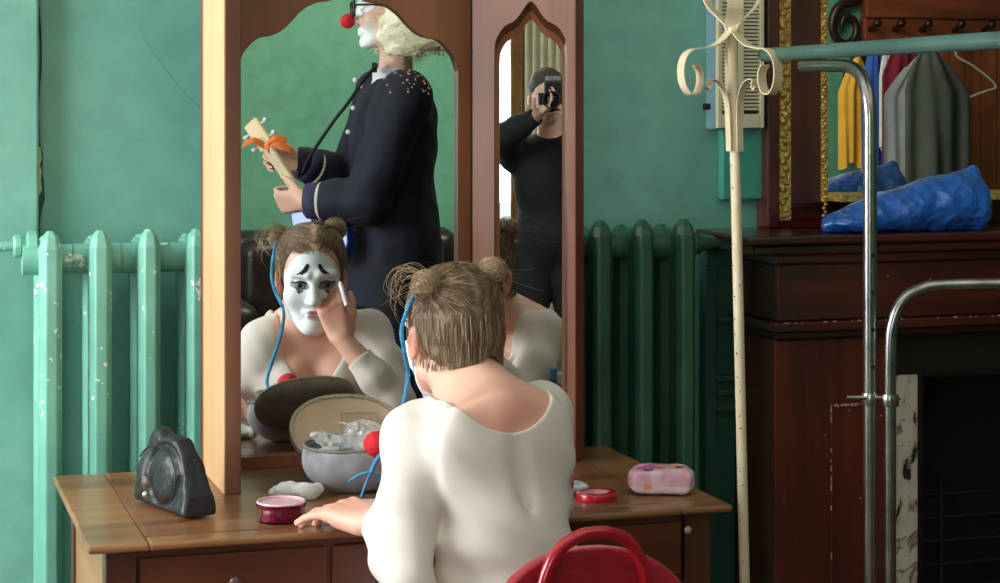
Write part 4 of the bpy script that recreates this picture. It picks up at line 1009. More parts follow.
cloth('maroon_dress', 882, 930, 36, 160, mar, 'maroon dress hanging on the coat rack behind the grey jackets', 'dress', w=W0+.42, seed=6)
cloth('grey_cardigan', 884, 932, 55, 178, lgry, 'light grey knitted cardigan hanging left of the grey-green coat', 'cardigan', w=W0+.52, seed=8, th=.04, hook=OV(922, W0+.52))
cloth('work_coat', 905, 970, 48, 190, gry, 'grey-green coat hanging on the coat rack', 'coat', w=W0+.64, seed=9, th=.05, hook=OV(928, W0+.64))
hm = M('white_plastic_hanger', (225, 222, 215), .35)
hw0 = W0+.16; hu_ = OV(957, hw0); hz = 1.90
tag(MB().tube(smoothpath([R(hu_-.02, hw0, hz-.02), R(hu_-.015, hw0, hz+.02), R(hu_+.01, hw0, hz+.02), R(hu_+.015, hw0, hz-.01), R(hu_, hw0, hz-.05), R(hu_, hw0, hz-.10), R(hu_+.1, hw0, hz-.15), R(hu_+.23, hw0, hz-.24), R(hu_+.25, hw0, hz-.28), R(hu_+.2, hw0, hz-.295), R(hu_, hw0, hz-.36), R(hu_-.13, hw0, hz-.40)], 5), .0065, 10).build('clothes_hanger', hm), 'empty white clothes hanger on the right of the coat rack', 'hanger')
# dark leather sofa along the far wall
blk_l = M('dark_brown_leather', (44, 34, 30), .3, vary=.3, scale=6, bump=.15, bscale=40)
def MV(px, w): return upx(px, 2*GLASS_W-w)
so0, so1 = MV(205, W0+.6), MV(500, W0+.6)
sofa = thing('leather_sofa', 'dark brown leather sofa against the far wall, seen low in the mirror', 'sofa', R((so0+so1)/2, W0+.5, 0))
def softbox(name, u0, u1, w0, w1, z0, z1, rd, par, mat=blk_l, h=.012):
    c = R((u0+u1)/2, (w0+w1)/2, (z0+z1)/2); hs_ = V3((u1-u0)/2, (w1-w0)/2, (z1-z0)/2); e = np.abs(np.stack([UD, WD, ZD], 1))@hs_+.03
    f_ = Field(c-e, c+e, h); f_.box(c, hs_, np.stack([UD, WD, ZD], 1), rd=rd, k=0); return f_.build(name, mat, par)
softbox('backrest', so0+.1, so1-.1, W0+.06, W0+.30, .25, .93, .09, sofa)
for k in range(3):
    a = so0+.2+k*(so1-so0-.4)/3; softbox('back_cushion', a, a+(so1-so0-.4)/3-.01, W0+.24, W0+.42, .42, .90, .07, sofa)
    softbox('seat_cushion', a, a+(so1-so0-.4)/3-.01, W0+.34, W0+.93, .26, .44, .05, sofa)
softbox('base', so0+.1, so1-.1, W0+.1, W0+.9, .08, .27, .03, sofa)
for a in (so0, so1-.2): softbox('armrest', a, a+.2, W0+.08, W0+.92, .08, .66, .08, sofa)
for u in (so0+.1, so1-.1):
    for w in (W0+.15, W0+.85): MB().lathe(R(u, w, 0), [(.02, 0), (.03, .085)], n=12).build('foot', dark_m, sofa)
# curtain next to the window behind the photographer
cur = M('cream_curtain_cloth', (214, 206, 180), .85); tan = M('tan_curtain_cloth', (186, 146, 98), .85)
def curtain(u0, u1, mat, label, ph):
    vs = []; fs = []; n = 60
    for i in range(n+1):
        u = u0+(u1-u0)*i/n; w = W0+.09+.028*math.sin(i*.75+ph)
        vs += [R(u, w, .25), R(u, w, 2.95), R(u, w-.004, .25), R(u, w-.004, 2.95)]
    for i in range(n): fs += [(4*i, 4*i+4, 4*i+5, 4*i+1), (4*i+2, 4*i+3, 4*i+7, 4*i+6)]
    return tag(from_arrays('curtain', np.array(vs), fs, mat), label, 'curtain')
curtain(-.52, -.455, tan, 'narrow tan curtain gathered at the window edge behind the photographer', 0)
curtain(-.445, -.15, cur, 'cream curtain hanging beside the window behind the photographer', 1)
rodt = thing('curtain_rod', 'thin wooden curtain rod above the window behind the photographer', 'curtain rod', R(-1.0, W0+.09, 2.95))
MB().tube([R(-2.15, W0+.09, 2.965), R(0, W0+.09, 2.965)], .012).build('rod', hw_x, rodt)
for u in (-2.1, -.05): MB().tube([R(u, W0, 2.965), R(u, W0+.078, 2.965)], .008).build('bracket', hw_x, rodt)
# ================================================================= PEOPLE
lin = lambda *c: V3(*srgb(*c)[:3])
skin_m = attr_mat('skin', .48, sss=.08)
def limb(Fd, pts, rs, k=.012):
    for a, b, ra, rb in zip(pts[:-1], pts[1:], rs[:-1], rs[1:]): Fd.cone(a, b, ra, rb, k=k)
# ---- the seated woman ---------------------------------------------------------
hf = unit(V3(-.44, .885, -.13)); hrot = frame_from(hf); hc = V3(-.095, 3.832, 1.101); HS = 1.07
HL = lambda x, y, z: hc+hrot@(V3(x, y, z)*HS)
ts = unit(V3(.87, .49, .06)); tf = unit(V3(-.48, .87, -.05)); tu = np.cross(ts, tf)
TR = np.stack([ts, tf, tu], 1)
chest = V3(-.018, 3.715, .86); waist = V3(.010, 3.635, .70); pelv = V3(.035, 3.56, .56)
neck = V3(-.052, 3.745, 1.0)
shL, shR = V3(-.160, 3.695, .928), V3(.078, 3.825, .948)
elL, wrL = V3(-.158, 3.49, .705), V3(-.222, 3.610, .786)
elR = V3(.022, 4.06, .802); wrR = MIR.pts(P(342, 339, 4.93))
T = lambda c, x, y, z: c+TR@V3(x, y, z)
Fw = Field((-.46, 3.28, 0), (.36, 4.36, 1.27), .0036)
# torso
Fw.ell(chest, (.142, .092, .145), TR, k=.03)
Fw.ell(T(chest, 0, -.012, .05), (.140, .078, .075), TR, k=.04)
Fw.ell(waist, (.134, .088, .16), TR, k=.05)
Fw.ell(pelv, (.165, .120, .12), TR, k=.05)
Fw.ell(T(pelv, -.07, -.04, -.02), (.085, .095, .085), TR, k=.04); Fw.ell(T(pelv, .07, -.04, -.02), (.085, .095, .085), TR, k=.04)
Fw.cone(shL+V3(.03, 0, -.005), T(chest, 0, -.01, .10), .052, .06, k=.03); Fw.cone(shR-V3(.03, .01, .005), T(chest, 0, -.01, .10), .052, .06, k=.03)
for q in (-1, 1):
    Fw.ell(T(chest, q*.062, .075, -.005), (.052, .046, .05), TR, k=.03)
    Fw.ell(T(chest, q*.072, -.066, .045), (.052, .018, .078), TR, k=.06)
Fw.cone(T(chest, 0, -.124, .08), T(chest, 0, -.122, -.12), .008, .008, k=.04, mode='s')
Fw.cone(shR-V3(.012, .01, .03), T(chest, .105, -.01, -.08), .048, .04, k=.04); Fw.cone(shL+V3(.012, 0, -.03), T(chest, -.105, -.01, -.08), .046, .04, k=.04)
# shoulders and arms
Fw.ell(shL, (.050, .050, .052), TR, k=.03); Fw.ell(shR, (.050, .052, .052), TR, k=.03)
limb(Fw, [shL, .5*(shL+elL)+V3(-.010, 0, 0), elL], [.047, .043, .036], .03)
limb(Fw, [elL, elL*.6+wrL*.4, wrL], [.037, .038, .025], .02)
limb(Fw, [shR, .5*(shR+elR)+V3(.008, 0, .004), elR], [.047, .042, .035], .03)
limb(Fw, [elR, elR*.6+wrR*.4, wrR], [.036, .036, .024], .02)
# legs
for q, kn, an in ((-1, V3(-.155, 3.93, .535), V3(-.15, 3.86, .10)), (1, V3(.085, 4.035, .535), V3(.10, 3.98, .10))):
    hip = T(pelv, q*.085, .02, -.02)
    limb(Fw, [hip, .5*(hip+kn), kn], [.090, .076, .058], .04); limb(Fw, [kn, kn*.65+an*.35, an], [.056, .052, .034], .03)
    toe = an+V3(-.06, .15, -.062); Fw.cone(an-V3(0, .01, .03), toe, .036, .026, k=.03)
# neck, head, hands
nb = HL(0, -.045, -.06)
Fw.cone(T(chest, 0, -.015, .115), nb, .060, .054, k=.045); Fw.cone(neck, HL(0, -.028, -.055), .050, .048, k=.03)
Fw.cone(T(chest, -.075, -.028, .105), nb-ZD*.03, .028, .032, k=.05); Fw.cone(T(chest, .075, -.028, .105), nb-ZD*.03, .028, .032, k=.05)
Fw.cone(T(chest, -.095, .045, .098), T(chest, -.012, .062, .085), .012, .012, k=.02); Fw.cone(T(chest, .095, .045, .098), T(chest, .012, .062, .085), .012, .012, k=.02)
Gw = Fw.copy()
head(Fw, hc, hrot, HS)
dL = unit(V3(-.70, .70, .10))
hand(Fw, wrL, dL, V3(-.25, .40, -.88), V3(.60, .60, .42), curls=[(.42, .45, .3), (.36, .38, .25), (.28, .30, .2), (.22, .22, .15)], s=1.2, spread=.12, thumb=unit(dL*.8+V3(.5, .45, -.35)), thumb_curl=.15)
vd = MIR.vec(unit(V3(-.32, .10, .93))); vn = MIR.vec(unit(V3(-.05, .98, -.12))); vs_ = MIR.vec(unit(V3(.95, .05, .2)))
tipsR, thR = hand(Fw, wrR, vd, vn, vs_, curls=[(.55, .9, .45), (.62, .85, .5), (.75, .85, .5), (.85, .8, .5)], s=.95, spread=.06, thumb=MIR.vec(unit(V3(.15, .45, .85))), thumb_curl=.35)
sk0, skp = lin(234, 182, 158), lin(216, 132, 116)
def wcol(V):
    c = np.tile(sk0, (len(V), 1))
    for ctr, r, a in ((T(chest, 0, -.08, .10), .06, .45), (T(chest, .05, -.07, .12), .05, .35), (HL(-.085, -.01, -.012), .03, .9), (HL(.085, -.01, -.012), .03, .7), (wrL+dL*.15, .05, .75), (wrL+dL*.07, .05, .45), (wrR+vd*.10, .06, .7), (T(chest, 0, .08, .06), .05, .4), (elR, .05, .4)):
        c = flush(V, ctr, r, skp, c, a)
    return c
wom = thing('person', 'woman in a long-sleeved white leotard with two small hair buns sitting at the desk', 'person', V3(.03, 3.56, 0))
body_w = Fw.build('body', skin_m, wom, colors=wcol, smooth=1)
# leotard (same forms, a few millimetres proud, cut at neckline and cuffs)
cX, cY, cZ = Gw.coords()
def drag(X, Y, Z):   # folds radiating under the arms and at the waist
    z = Z; lat = (X-chest[0])*ts[0]+(Y-chest[1])*ts[1]
    f = .0022*np.sin(z*95+lat*30+1.4*np.sin(lat*22))*np.exp(-((z-.70)/.10)**2)
    f = f+.0020*np.sin((lat*60+z*75))*np.exp(-((np.abs(lat)-.13)/.035)**2)
    return f+.0012*wob(X, Y, Z, 34, 31)
Gw.a = (Gw.a-.0062+drag(cX, cY, cZ)).astype(np.float32)
Gw.ell(T(chest, .004, -.03, .185), (.112, .150, .118), TR, k=.004, mode='s')
Gw.ell(T(chest, 0, .075, .120), (.082, .10, .155), TR, k=.02, mode='s')
Gw.cone(wrL+dL*.045, wrL+dL*.2, .046, .08, k=0, mode='s')
fdR = unit(wrR-elR); Gw.cone(wrR-fdR*.03, wrR+fdR*.12, .046, .07, k=0, mode='s')
for an in (V3(-.15, 3.86, .10), V3(.10, 3.98, .10)): Gw.ell(an+V3(-.03, .06, -.05), (.1, .14, .085), None, k=0, mode='s')
leo = M('white_jersey', (220, 208, 198), .82, vary=.03, scale=5, bump=.12, bscale=500, sheen=.25)
Gw.build('leotard', leo, wom, smooth=1)
del Gw
ns = MIR.vec(V3(0, 0, 1))
# neckline seam
# hair ----------------------------------------------------------------
hairm = attr_mat('hair', .55, spec=.35)
he_c = V3(0, -.022, .036); he_r = V3(.081, .101, .089)
hloc = lambda V: ((V-hc)@hrot)/HS
Fh = Field(hc-.19, hc+.19, .003)
Fh.ell(HL(*he_c), he_r*HS, hrot, k=0, fnmod=lambda X, Y, Z: .0022*wob(X, Y, Z, 90, 41))
Fh.ell(HL(0, -.066, -.022), V3(.068, .040, .048)*HS, hrot, k=.04)
Fh.ell(HL(0, .095, -.038), V3(.125, .092, .142)*HS, hrot, k=.012, mode='s')      # open face
Fh.ell(HL(0, .03, -.16), V3(.13, .13, .09)*HS, hrot, k=.006, mode='s')
for q in (-1, 1): Fh.ell(HL(q*.085, .0, -.02), V3(.03, .026, .036)*HS, hrot, k=.006, mode='s')
buns = [V3(-.071, -.064, .086), V3(.058, -.064, .104)]
for bq in buns: Fh.ell(HL(*bq), V3(.025, .025, .022)*HS, hrot, k=.006, fnmod=lambda X, Y, Z: .003*wob(X, Y, Z, 170, 43))
dk, md, lt_ = lin(96, 74, 58), lin(146, 120, 94), lin(200, 172, 134)
def hcol(V):
    l = hloc(V); t = .5+.5*np.sin(l[:, 0]*260+2*np.sin(l[:, 2]*40)+l[:, 1]*50); t = t*.6+.2*RNG.rand(len(V))
    c = dk*(1-t[:, None])+md*t[:, None]
    for bq in buns: c = flush(l, bq, .03, lin(150, 120, 86), c, .3)
    return c
hair_o = Fh.build('hair', hairm, wom, colors=hcol, smooth=1)
sv, sf, scol = [], [], []
def strand(path, r, col):
    n0 = len(sv); m = len(path)
    for i, p in enumerate(path):
        t = unit(path[min(i+1, m-1)]-path[max(i-1, 0)]); a = unit(np.cross(t, V3(.3, .5, .81))); b2 = np.cross(t, a); rr_ = r*(1-.6*i/(m-1))
        for k in range(3):
            an = 2*math.pi*k/3; sv.append(p+rr_*(math.cos(an)*a+math.sin(an)*b2)); scol.append(col)
    for i in range(m-1):
        for k in range(3): sf.append((n0+3*i+k, n0+3*i+(k+1) % 3, n0+3*i+3+(k+1) % 3, n0+3*i+3+k))
def onell(d, inf=1.0): return he_c+unit(d)*1.0/np.linalg.norm(unit(d)/he_r)*inf
rs = random.Random(17)
for it in range(4200):
    d = V3(rs.gauss(0, 1), rs.gauss(0, 1), rs.gauss(0, 1)); d = unit(d)
    p = onell(d)
    if p[1] > .045 and p[2] < .07: continue
    if p[2] < -.02 and p[1] > -.03: continue
    if abs(p[0]) > .046 and p[2] < .03 and p[1] > -.062: continue
    v = rs.random(); col = (dk*(1-v)+md*v) if rs.random() < .78 else (md*(1-v)+lt_*v)
    inf = 1.01+.04*rs.random(); path = []
    if p[2] > .028+.01*rs.random():      # combed up into the nearer bun
        bq = buns[0] if p[0] < .003 else buns[1]; e = unit(bq-he_c); sw = rs.uniform(-.12, .12)
        for t in np.linspace(0, 1, 9):
            dd = unit(unit(d)*(1-t)+e*t+np.cross(unit(d), e)*sw*math.sin(math.pi*t)); path.append(HL(*onell(dd, inf+.10*t*t)))
    else:
        dd = unit(d)
        L0 = rs.uniform(.09, .17); q0 = onell(dd, inf)
        for t in np.linspace(0, 1, 8):
            q = q0+V3(0, 0, -L0*t); z = max(q[2], -.06); k_ = math.sqrt(max(.74, 1-((z-he_c[2])/he_r[2])**2*.42))
            h0 = unit(V3(q0[0], q0[1]-he_c[1], 0)+1e-6); rad = 1/math.sqrt((h0[0]/he_r[0])**2+(h0[1]/he_r[1])**2)*min(1, k_*1.07)*inf
            q = V3(h0[0]*rad, he_c[1]+h0[1]*rad, max(q[2], -.048+.009*math.sin(q0[0]*70)-.10*abs(q0[1]+.1)))
            path.append(HL(*q))
    strand(path, .0007, col)
for bq in buns:   # coils of the buns and loose ends
    for i in range(170):
        a = unit(V3(rs.gauss(0, 1), rs.gauss(0, 1), rs.gauss(0, 1))); b2 = unit(np.cross(a, V3(rs.random(), .3, .8))); r0 = .024+.006*rs.random(); v = rs.random(); ph = rs.random()*6
        strand([HL(*(bq+(a*math.cos(ph+t)+b2*math.sin(ph+t))*r0)) for t in np.linspace(0, 2.4, 9)], .0008, md*(1-v)+lt_*v)
    for i in range(14):
        a = unit(V3(rs.gauss(0, 1)+(-1.6 if bq[0] < 0 else .3), rs.gauss(0, .8), rs.gauss(.1, .8))); l_ = rs.uniform(.025, .065); v = rs.random(); dr = V3(rs.gauss(0, .012), rs.gauss(0, .012), -.02*rs.random())
        strand([HL(*(bq+a*(.015+l_*t)+dr*t*t)) for t in np.linspace(0, 1, 7)], .0005, dk*(1-v)+lt_*v)
for i in range(22):   # the looped tail sticking out over the left ear, and wisps along the hairline
    v = rs.random(); o_ = V3(rs.gauss(0, .004), rs.gauss(0, .006), rs.gauss(0, .006))
    pth = [V3(-.055, -.050, .095), V3(-.085, -.04, .115), V3(-.112, -.035, .108), V3(-.122, -.03, .080), V3(-.108, -.028, .062)]
    strand(smoothpath([HL(*(q+o_*(1+.5*j))) for j, q in enumerate(pth)], 3), .0006, dk*(1-v)+lt_*v)
for i in range(170):
    x = rs.uniform(-.07, .07); p0 = V3(x, .058-.35*x*x/.07*1, .100-2.6*x*x+rs.gauss(0, .004)); v = rs.random()
    bq = buns[0] if x < 0 else buns[1]
    path = []; e = unit(bq-he_c)
    for t in np.linspace(0, 1, 9):
        dd = unit(unit(p0-he_c)*(1-t)+e*t); path.append(HL(*onell(dd, 1.02+.03*rs.random()*math.sin(3*t))))
    strand(path, .0008, md*(1-v)+lt_*v)
so = from_arrays('hair_strands', np.array(sv), sf, hairm, hair_o, colors=np.array(scol))
tie = M('hair_tie', (70, 45, 32), .6)
# face paint ------------------------------------------------------------
Fp = Field(hc-.17, hc+.17, .0026); head(Fp, hc, hrot, HS, ears=False)
def paintpart(name, Fsrc, off, fn, mat, par, refl=None, sm=1):
    g = Fsrc.copy(); X, Y, Z = g.coords(); g.a = np.maximum(g.a-off, fn(X, Y, Z)).astype(np.float32)
    g.a = np.maximum(g.a, -(Fsrc.a+.004)); return g.build(name, mat, par, refl=refl, smooth=sm)
def local(X, Y, Z, c, rot, s):
    x, y, z = X-c[0], Y-c[1], Z-c[2]; return [(x*rot[0, i]+y*rot[1, i]+z*rot[2, i])/s for i in range(3)]
fp_m = M('white_face_paint', (246, 246, 248), .6, vary=.04, scale=30)
blk_p = M('black_face_paint', (26, 24, 28), .55)
gry_p = M('grey_eye_shadow', (150, 148, 156), .6, vary=.2)
def wf(X, Y, Z):
    l = local(X, Y, Z, hc, hrot, HS); return np.maximum(np.sqrt((l[0]/.070)**2+((l[2]+.020)/.100)**2)*.07-.07, .012-l[1]+.25*np.abs(l[0]))
def cap2(l, a, b, r):
    ab = np.array(b)-np.array(a); x, z = l[0]-a[0], l[2]-a[1]; t = np.clip((x*ab[0]+z*ab[1])/(ab@ab), 0, 1)
    return np.sqrt((x-t*ab[0])**2+(z-t*ab[1])**2)-r
fpo = paintpart('face_paint', Fp, .0016, wf, fp_m, wom)
def mk(segs):
    def f(X, Y, Z):
        l = local(X, Y, Z, hc, hrot, HS); d = 9.
        for a, b_, r in segs: d = np.minimum(d, cap2(l, a, b_, r))
        return np.maximum(d, .02-l[1])
    return f
for q in (-1, 1):
    paintpart('eyebrow_mark', Fp, .0030, mk([((q*.014, .047), (q*.019, .038), .0050), ((q*.019, .038), (q*.028, .032), .0040), ((q*.028, .032), (q*.038, .029), .0020)]), blk_p, fpo)
    paintpart('eye_shadow', Fp, .0026, mk([((q*.018, .001), (q*.046, .003), .0085), ((q*.030, -.010), (q*.035, -.010), .006)]), gry_p, fpo)
    paintpart('tear_mark', Fp, .0036, mk([((q*.034, -.012), (q*.034, -.015), .0032)]), blk_p, fpo)
    ec = HL(q*.032, .0745, .003)
    eye = MB().ball(ec, .0142*HS, 24).build('eye', M('eye_white', (222, 220, 220), .15, vary=0), wom)
    gz = unit(hf+hrot[:, 0]*.05)
    MB().lathe(ec+gz*.0136*HS, [(.0062, -.001), (.0058, .0008), (.003, .0016), (0, .0018)], axis=gz, n=20).build('iris', M('dark_iris', (38, 34, 34), .1, vary=0), eye)
    paintpart('eyelid', Fp, .0042, mk([((q*.017, .0075), (q*.032, .0115), .0022), ((q*.032, .0115), (q*.048, .0065), .0022), ((q*.019, -.004), (q*.045, -.004), .0012)]), blk_p, fpo)
paintpart('lips', Fp, .0026, mk([((-.012, -.0585), (.012, -.0585), .0035), ((-.010, -.069), (.010, -.069), .0045)]), M('pale_lip', (196, 150, 150), .4), fpo)
# cosmetic stick held to the face
stick_m = M('white_stick', (225, 222, 225), .3)
s0 = MIR.pts(P(340, 282, 4.87)); s1 = MIR.pts(P(347, 306, 4.83))
tag(MB().tube([s0, s0*.9+s1*.1, s1], [.0035, .0058, .0058], 14).build('makeup_stick', stick_m), 'white make-up stick held in her raised right hand', 'make-up stick')
# blue braided ribbon hanging from the left bun
rib = M('blue_yarn', (36, 120, 168), .8, vary=.25, scale=60, col2=(84, 166, 204))
b0 = HL(-.078, -.045, .085)
rp = smoothpath([HL(-.05, -.065, .098), b0, P(402.5, 325, 3.79), P(404, 350, 3.80), P(408, 375, 3.835), MIR.pts(P(280, 338, 4.98)), MIR.pts(P(272, 362, 4.97)), MIR.pts(P(267, 382, 4.93)), MIR.pts(P(272, 398, 4.88))], 10)
def twist(path, rad, n, turns, ph):
    out = []; up = V3(.2, .9, .1)
    for i, p in enumerate(path):
        t = unit(path[min(i+1, len(path)-1)]-path[max(i-1, 0)]); a = unit(np.cross(t, up)); b2 = np.cross(t, a); an = ph+turns*2*math.pi*i/len(path)
        out.append(p+rad*(math.cos(an)*a+math.sin(an)*b2))
    return out
dense = smoothpath(rp, 4)
rbt = thing('hair_ribbon', 'long braided blue yarn ribbon hanging from her left hair bun', 'ribbon', rp[0])
b = MB()
for ph in (0, 2.09, 4.19): b.tube(twist(dense, .0023, 0, 26, ph), .0025, 6)
b.build('braid', rib, rbt)
for dx in (V3(-.02, 0, -.05), V3(.03, .01, -.035), V3(-.045, .0, -.02)):
    MB().tube(smoothpath([rp[-1], rp[-1]+dx*.5+V3(0, 0, .004), rp[-1]+dx], 4), .0026, 6).build('loose_end', rib, rbt)

# ---- the clown (laid out as he shows in the centre mirror, then set in the room) ----
Vp = lambda px, py, Y=6.8: P(px, py, Y+.16)
cf = unit(V3(-.98, -.16, -.02)); crot = frame_from(cf); chd = Vp(388, 11); CS = 1.10
CL = lambda x, y, z: chd+crot@(V3(x, y, z)*CS)
bf = unit(V3(-.995, -.02, 0)); bs_ = np.cross(bf, ZD); BR = np.stack([bs_, bf, ZD], 1)
tc0 = Vp(394, 150); shN = Vp(405, 97, 6.62); shF = Vp(381, 95, 6.97)
if (shN-shF)@bs_ < 0: pass
elN, wrN = Vp(366, 201, 6.56), Vp(305, 201, 6.62)
elF, wrF = Vp(348, 182, 6.98), Vp(300, 162, 6.84)
lo3, hi3 = V3(-1.05, 6.45, 0), V3(.04, 7.45, 2.12)
Fc = Field(lo3, hi3, .006)
B = lambda c, x, y, z: c+BR@V3(x, y, z)
cpel = V3(-.365, 6.96, 1.0)
Fc.ell(tc0, (.17, .135, .24), BR, k=.04); Fc.ell(tc0+ZD*.13, (.20, .115, .10), BR, k=.05); Fc.ell(B(cpel, 0, .015, .12), (.165, .145, .2), BR, k=.06); Fc.ell(cpel, (.175, .135, .13), BR, k=.05)
for s_, e_, w_ in ((shN, elN, wrN), (shF, elF, wrF)):
    Fc.ell(s_, (.07, .07, .075), None, k=.05); limb(Fc, [s_, e_], [.070, .058], .03); limb(Fc, [e_, e_*.5+w_*.5, w_], [.058, .052, .032], .02)
feet = []
for q in (-1, 1):
    hp = B(cpel, q*.09, 0, -.06); kn = B(cpel, q*.10, .03, -.49); an = B(cpel, q*.11, -.01, -.90)
    limb(Fc, [hp, kn, an], [.088, .062, .042], .03); feet.append(an); Fc.cone(an-ZD*.03, B(an, 0, .16, -.055), .04, .03, k=.02)
Gc = Fc.copy()
Fc.cone(tc0+ZD*.17, CL(0, -.03, -.06), .062, .056, k=.04); head(Fc, chd, crot, CS, jaw=1.08)
hN = unit(V3(-.55, .05, .55)); 
hand(Fc, wrN, unit(V3(-.85, .25, -.05)), V3(.1, .9, .3), V3(.15, -.2, .95), curl=(1.0, 1.1, .6), s=1.05, thumb=V3(-.5, .5, .6))
nk0, nk1 = Vp(322, 224, 6.64), Vp(266, 142, 6.76); nkd = unit(nk1-nk0)
hand(Fc, wrF, unit(V3(-.85, -.15, .15)), V3(-.2, -.9, -.2), V3(.1, -.25, .95), curl=(.9, .9, .6), s=1.08)
cl = thing('person', 'clown with frizzy blond wig, red nose and navy coat playing a small guitar', 'person', MIR.pts(V3(cpel[0], cpel[1], 0)))
def ccol(V):
    c = np.tile(lin(226, 176, 156), (len(V), 1))
    l = ((V-chd)@crot)/CS; w = np.exp(-(((l[:, 2]+.075)/.035)**2+((l[:, 1]-.07)/.05)**2))[:, None]; return np.clip(c*(1-w)+lin(236, 232, 234)*w, 0, 1)
Fc.build('body', skin_m, cl, refl=MIR, colors=ccol)
X, Y, Z = Gc.coords()
Jk = Gc.copy(); Jk.a = (Jk.a-.020+.006*wob(X, Y, Z, 16, 51)+.003*wob(X, Y, Z, 45, 52)).astype(np.float32)
Jk.cone(B(cpel, 0, .02, .05), B(cpel, 0, .02, -.18), .165, .165, k=.05)
Jk.a = np.maximum(Jk.a, .84-Z)
Jk.ell(wrN+unit(V3(-1, 0, 0))*.10, (.105, .105, .105), None, k=0, mode='s'); Jk.ell(wrF+unit(V3(-1, 0, 0))*.10, (.105, .105, .105), None, k=0, mode='s')
Jk.ell(B(tc0, 0, .13, .23), (.06, .085, .17), BR, k=.01, mode='s'); Jk.ell(tc0+ZD*.33, (.075, .075, .115), None, k=.01, mode='s')
navy = M('navy_wool', (21, 21, 38), .75, vary=.25, scale=5, sheen=.0, bump=.1, bscale=200)
jk = Jk.build('jacket', navy, cl, refl=MIR)
# collar roll, cuffs with pale braid, shirt, buttons, gold speckle
shirt = M('white_shirt_cloth', (214, 214, 220), .8)
Sh = Gc.copy(); Sh.a = (Sh.a-.006).astype(np.float32); Sh.cone(tc0+ZD*.19, tc0+ZD*.275+bf*.01, .074, .066, k=.02); 
Sh.a = np.maximum(Sh.a, 1.10-Z); Sh.a = np.maximum(Sh.a, Z-(tc0[2]+.285)); Sh.ell(tc0+ZD*.2, (.25, .25, .36), None, k=0, mode='u') if False else None
msk = np.sqrt(((X-tc0[0]))**2+((Y-tc0[1]))**2)-.17; Sh.a = np.maximum(Sh.a, msk)
Sh.build('shirt', shirt, cl, refl=MIR)
def mreal(mb):  # reflect an MB built in mirror space
    mb.v = [tuple(p) for p in MIR.pts(np.array(mb.v))]; return mb
pale = M('pale_braid', (206, 200, 176), .7); gold_b = M('pearl_button', (222, 222, 224), .25); 
for w_, e_ in ((wrN, elN), (wrF, elF)):
    dd = unit(e_-w_); cc_ = w_+dd*.055; mreal(MB().lathe(cc_, [(.060, 0), (.0645, .004), (.0645, .012), (.060, .016)], axis=dd, n=26)).build('cuff_braid', pale, cl)
    mreal(MB().lathe(w_+dd*.012, [(.040, 0), (.058, -.002), (.061, .0), (.062, .044), (.058, .046)], axis=dd, n=26)).build('cuff', M('violet_navy_cuff', (52, 46, 82), .7), cl)
for px, py, Y_ in ((355, 80, 6.64), (361, 86, 6.63), (353, 108, 6.60), (348, 132, 6.60)):
    mreal(MB().ball(Vp(px, py, Y_), .0085, 12, (1, .6, 1))).build('button', gold_b, cl)
rg = random.Random(4); b = MB(); gf = lambda x, y: None
for i in range(150):
    a = rg.uniform(0, 6.28); el_ = rg.uniform(.1, 1.45); c = shN+V3(math.cos(a)*math.cos(el_), math.sin(a)*math.cos(el_), math.sin(el_))*(.0925)
    if c[1] > 6.82: continue
    b.ball(c, rg.uniform(.002, .0048), 6)
mreal(b).build('gold_speckle', M('peach_glitter', (224, 176, 150), .5, vary=.2), jk)
b = MB(); b.tube(smoothpath([Vp(376, 66, 6.64), Vp(362, 82, 6.61), Vp(348, 103, 6.60), Vp(336, 118, 6.60), Vp(322, 138, 6.62), Vp(309, 158, 6.66), Vp(303, 172, 6.68)], 5), .0065, 8); mreal(b).build('strap', M('black_strap', (18, 18, 22), .6), cl)
b = MB(); b.hexa([Vp(372, 62, 6.70), Vp(378, 63, 6.70), Vp(378, 63, 6.73), Vp(372, 62, 6.73), Vp(371, 72, 6.68), Vp(377, 73, 6.68), Vp(377, 73, 6.71), Vp(371, 72, 6.71)]); mreal(b).build('bow_tie', M('black_satin', (16, 16, 20), .35), cl, bevel=.004)
Tr = Gc.copy(); Tr.a = (Tr.a-.026+.004*wob(X, Y, Z, 20, 61)).astype(np.float32); Tr.a = np.maximum(Tr.a, Z-1.0); Tr.a = np.maximum(Tr.a, .09-Z)
msk = np.sqrt((X-cpel[0])**2+(Y-cpel[1])**2)-.26; Tr.a = np.maximum(Tr.a, msk)
Tr.build('trousers', M('black_trouser_cloth', (20, 20, 30), .8), cl, refl=MIR)
for an in feet:
    Fs = Field(an-V3(.32, .2, .12), an+V3(.14, .2, .1), .005); Fs.cone(an-ZD*.035, B(an, 0, .20, -.055), .055, .045, k=.02); Fs.ell(B(an, 0, .22, -.05), (.062, .08, .045), BR, k=.03); Fs.cone(an, an-ZD*.04, .05, .055, k=.02)
    Fs.a = np.maximum(Fs.a, .001-Fs.coords()[2]); Fs.build('shoe', M('brown_shoe_leather', (70, 34, 20), .3), cl, refl=MIR)
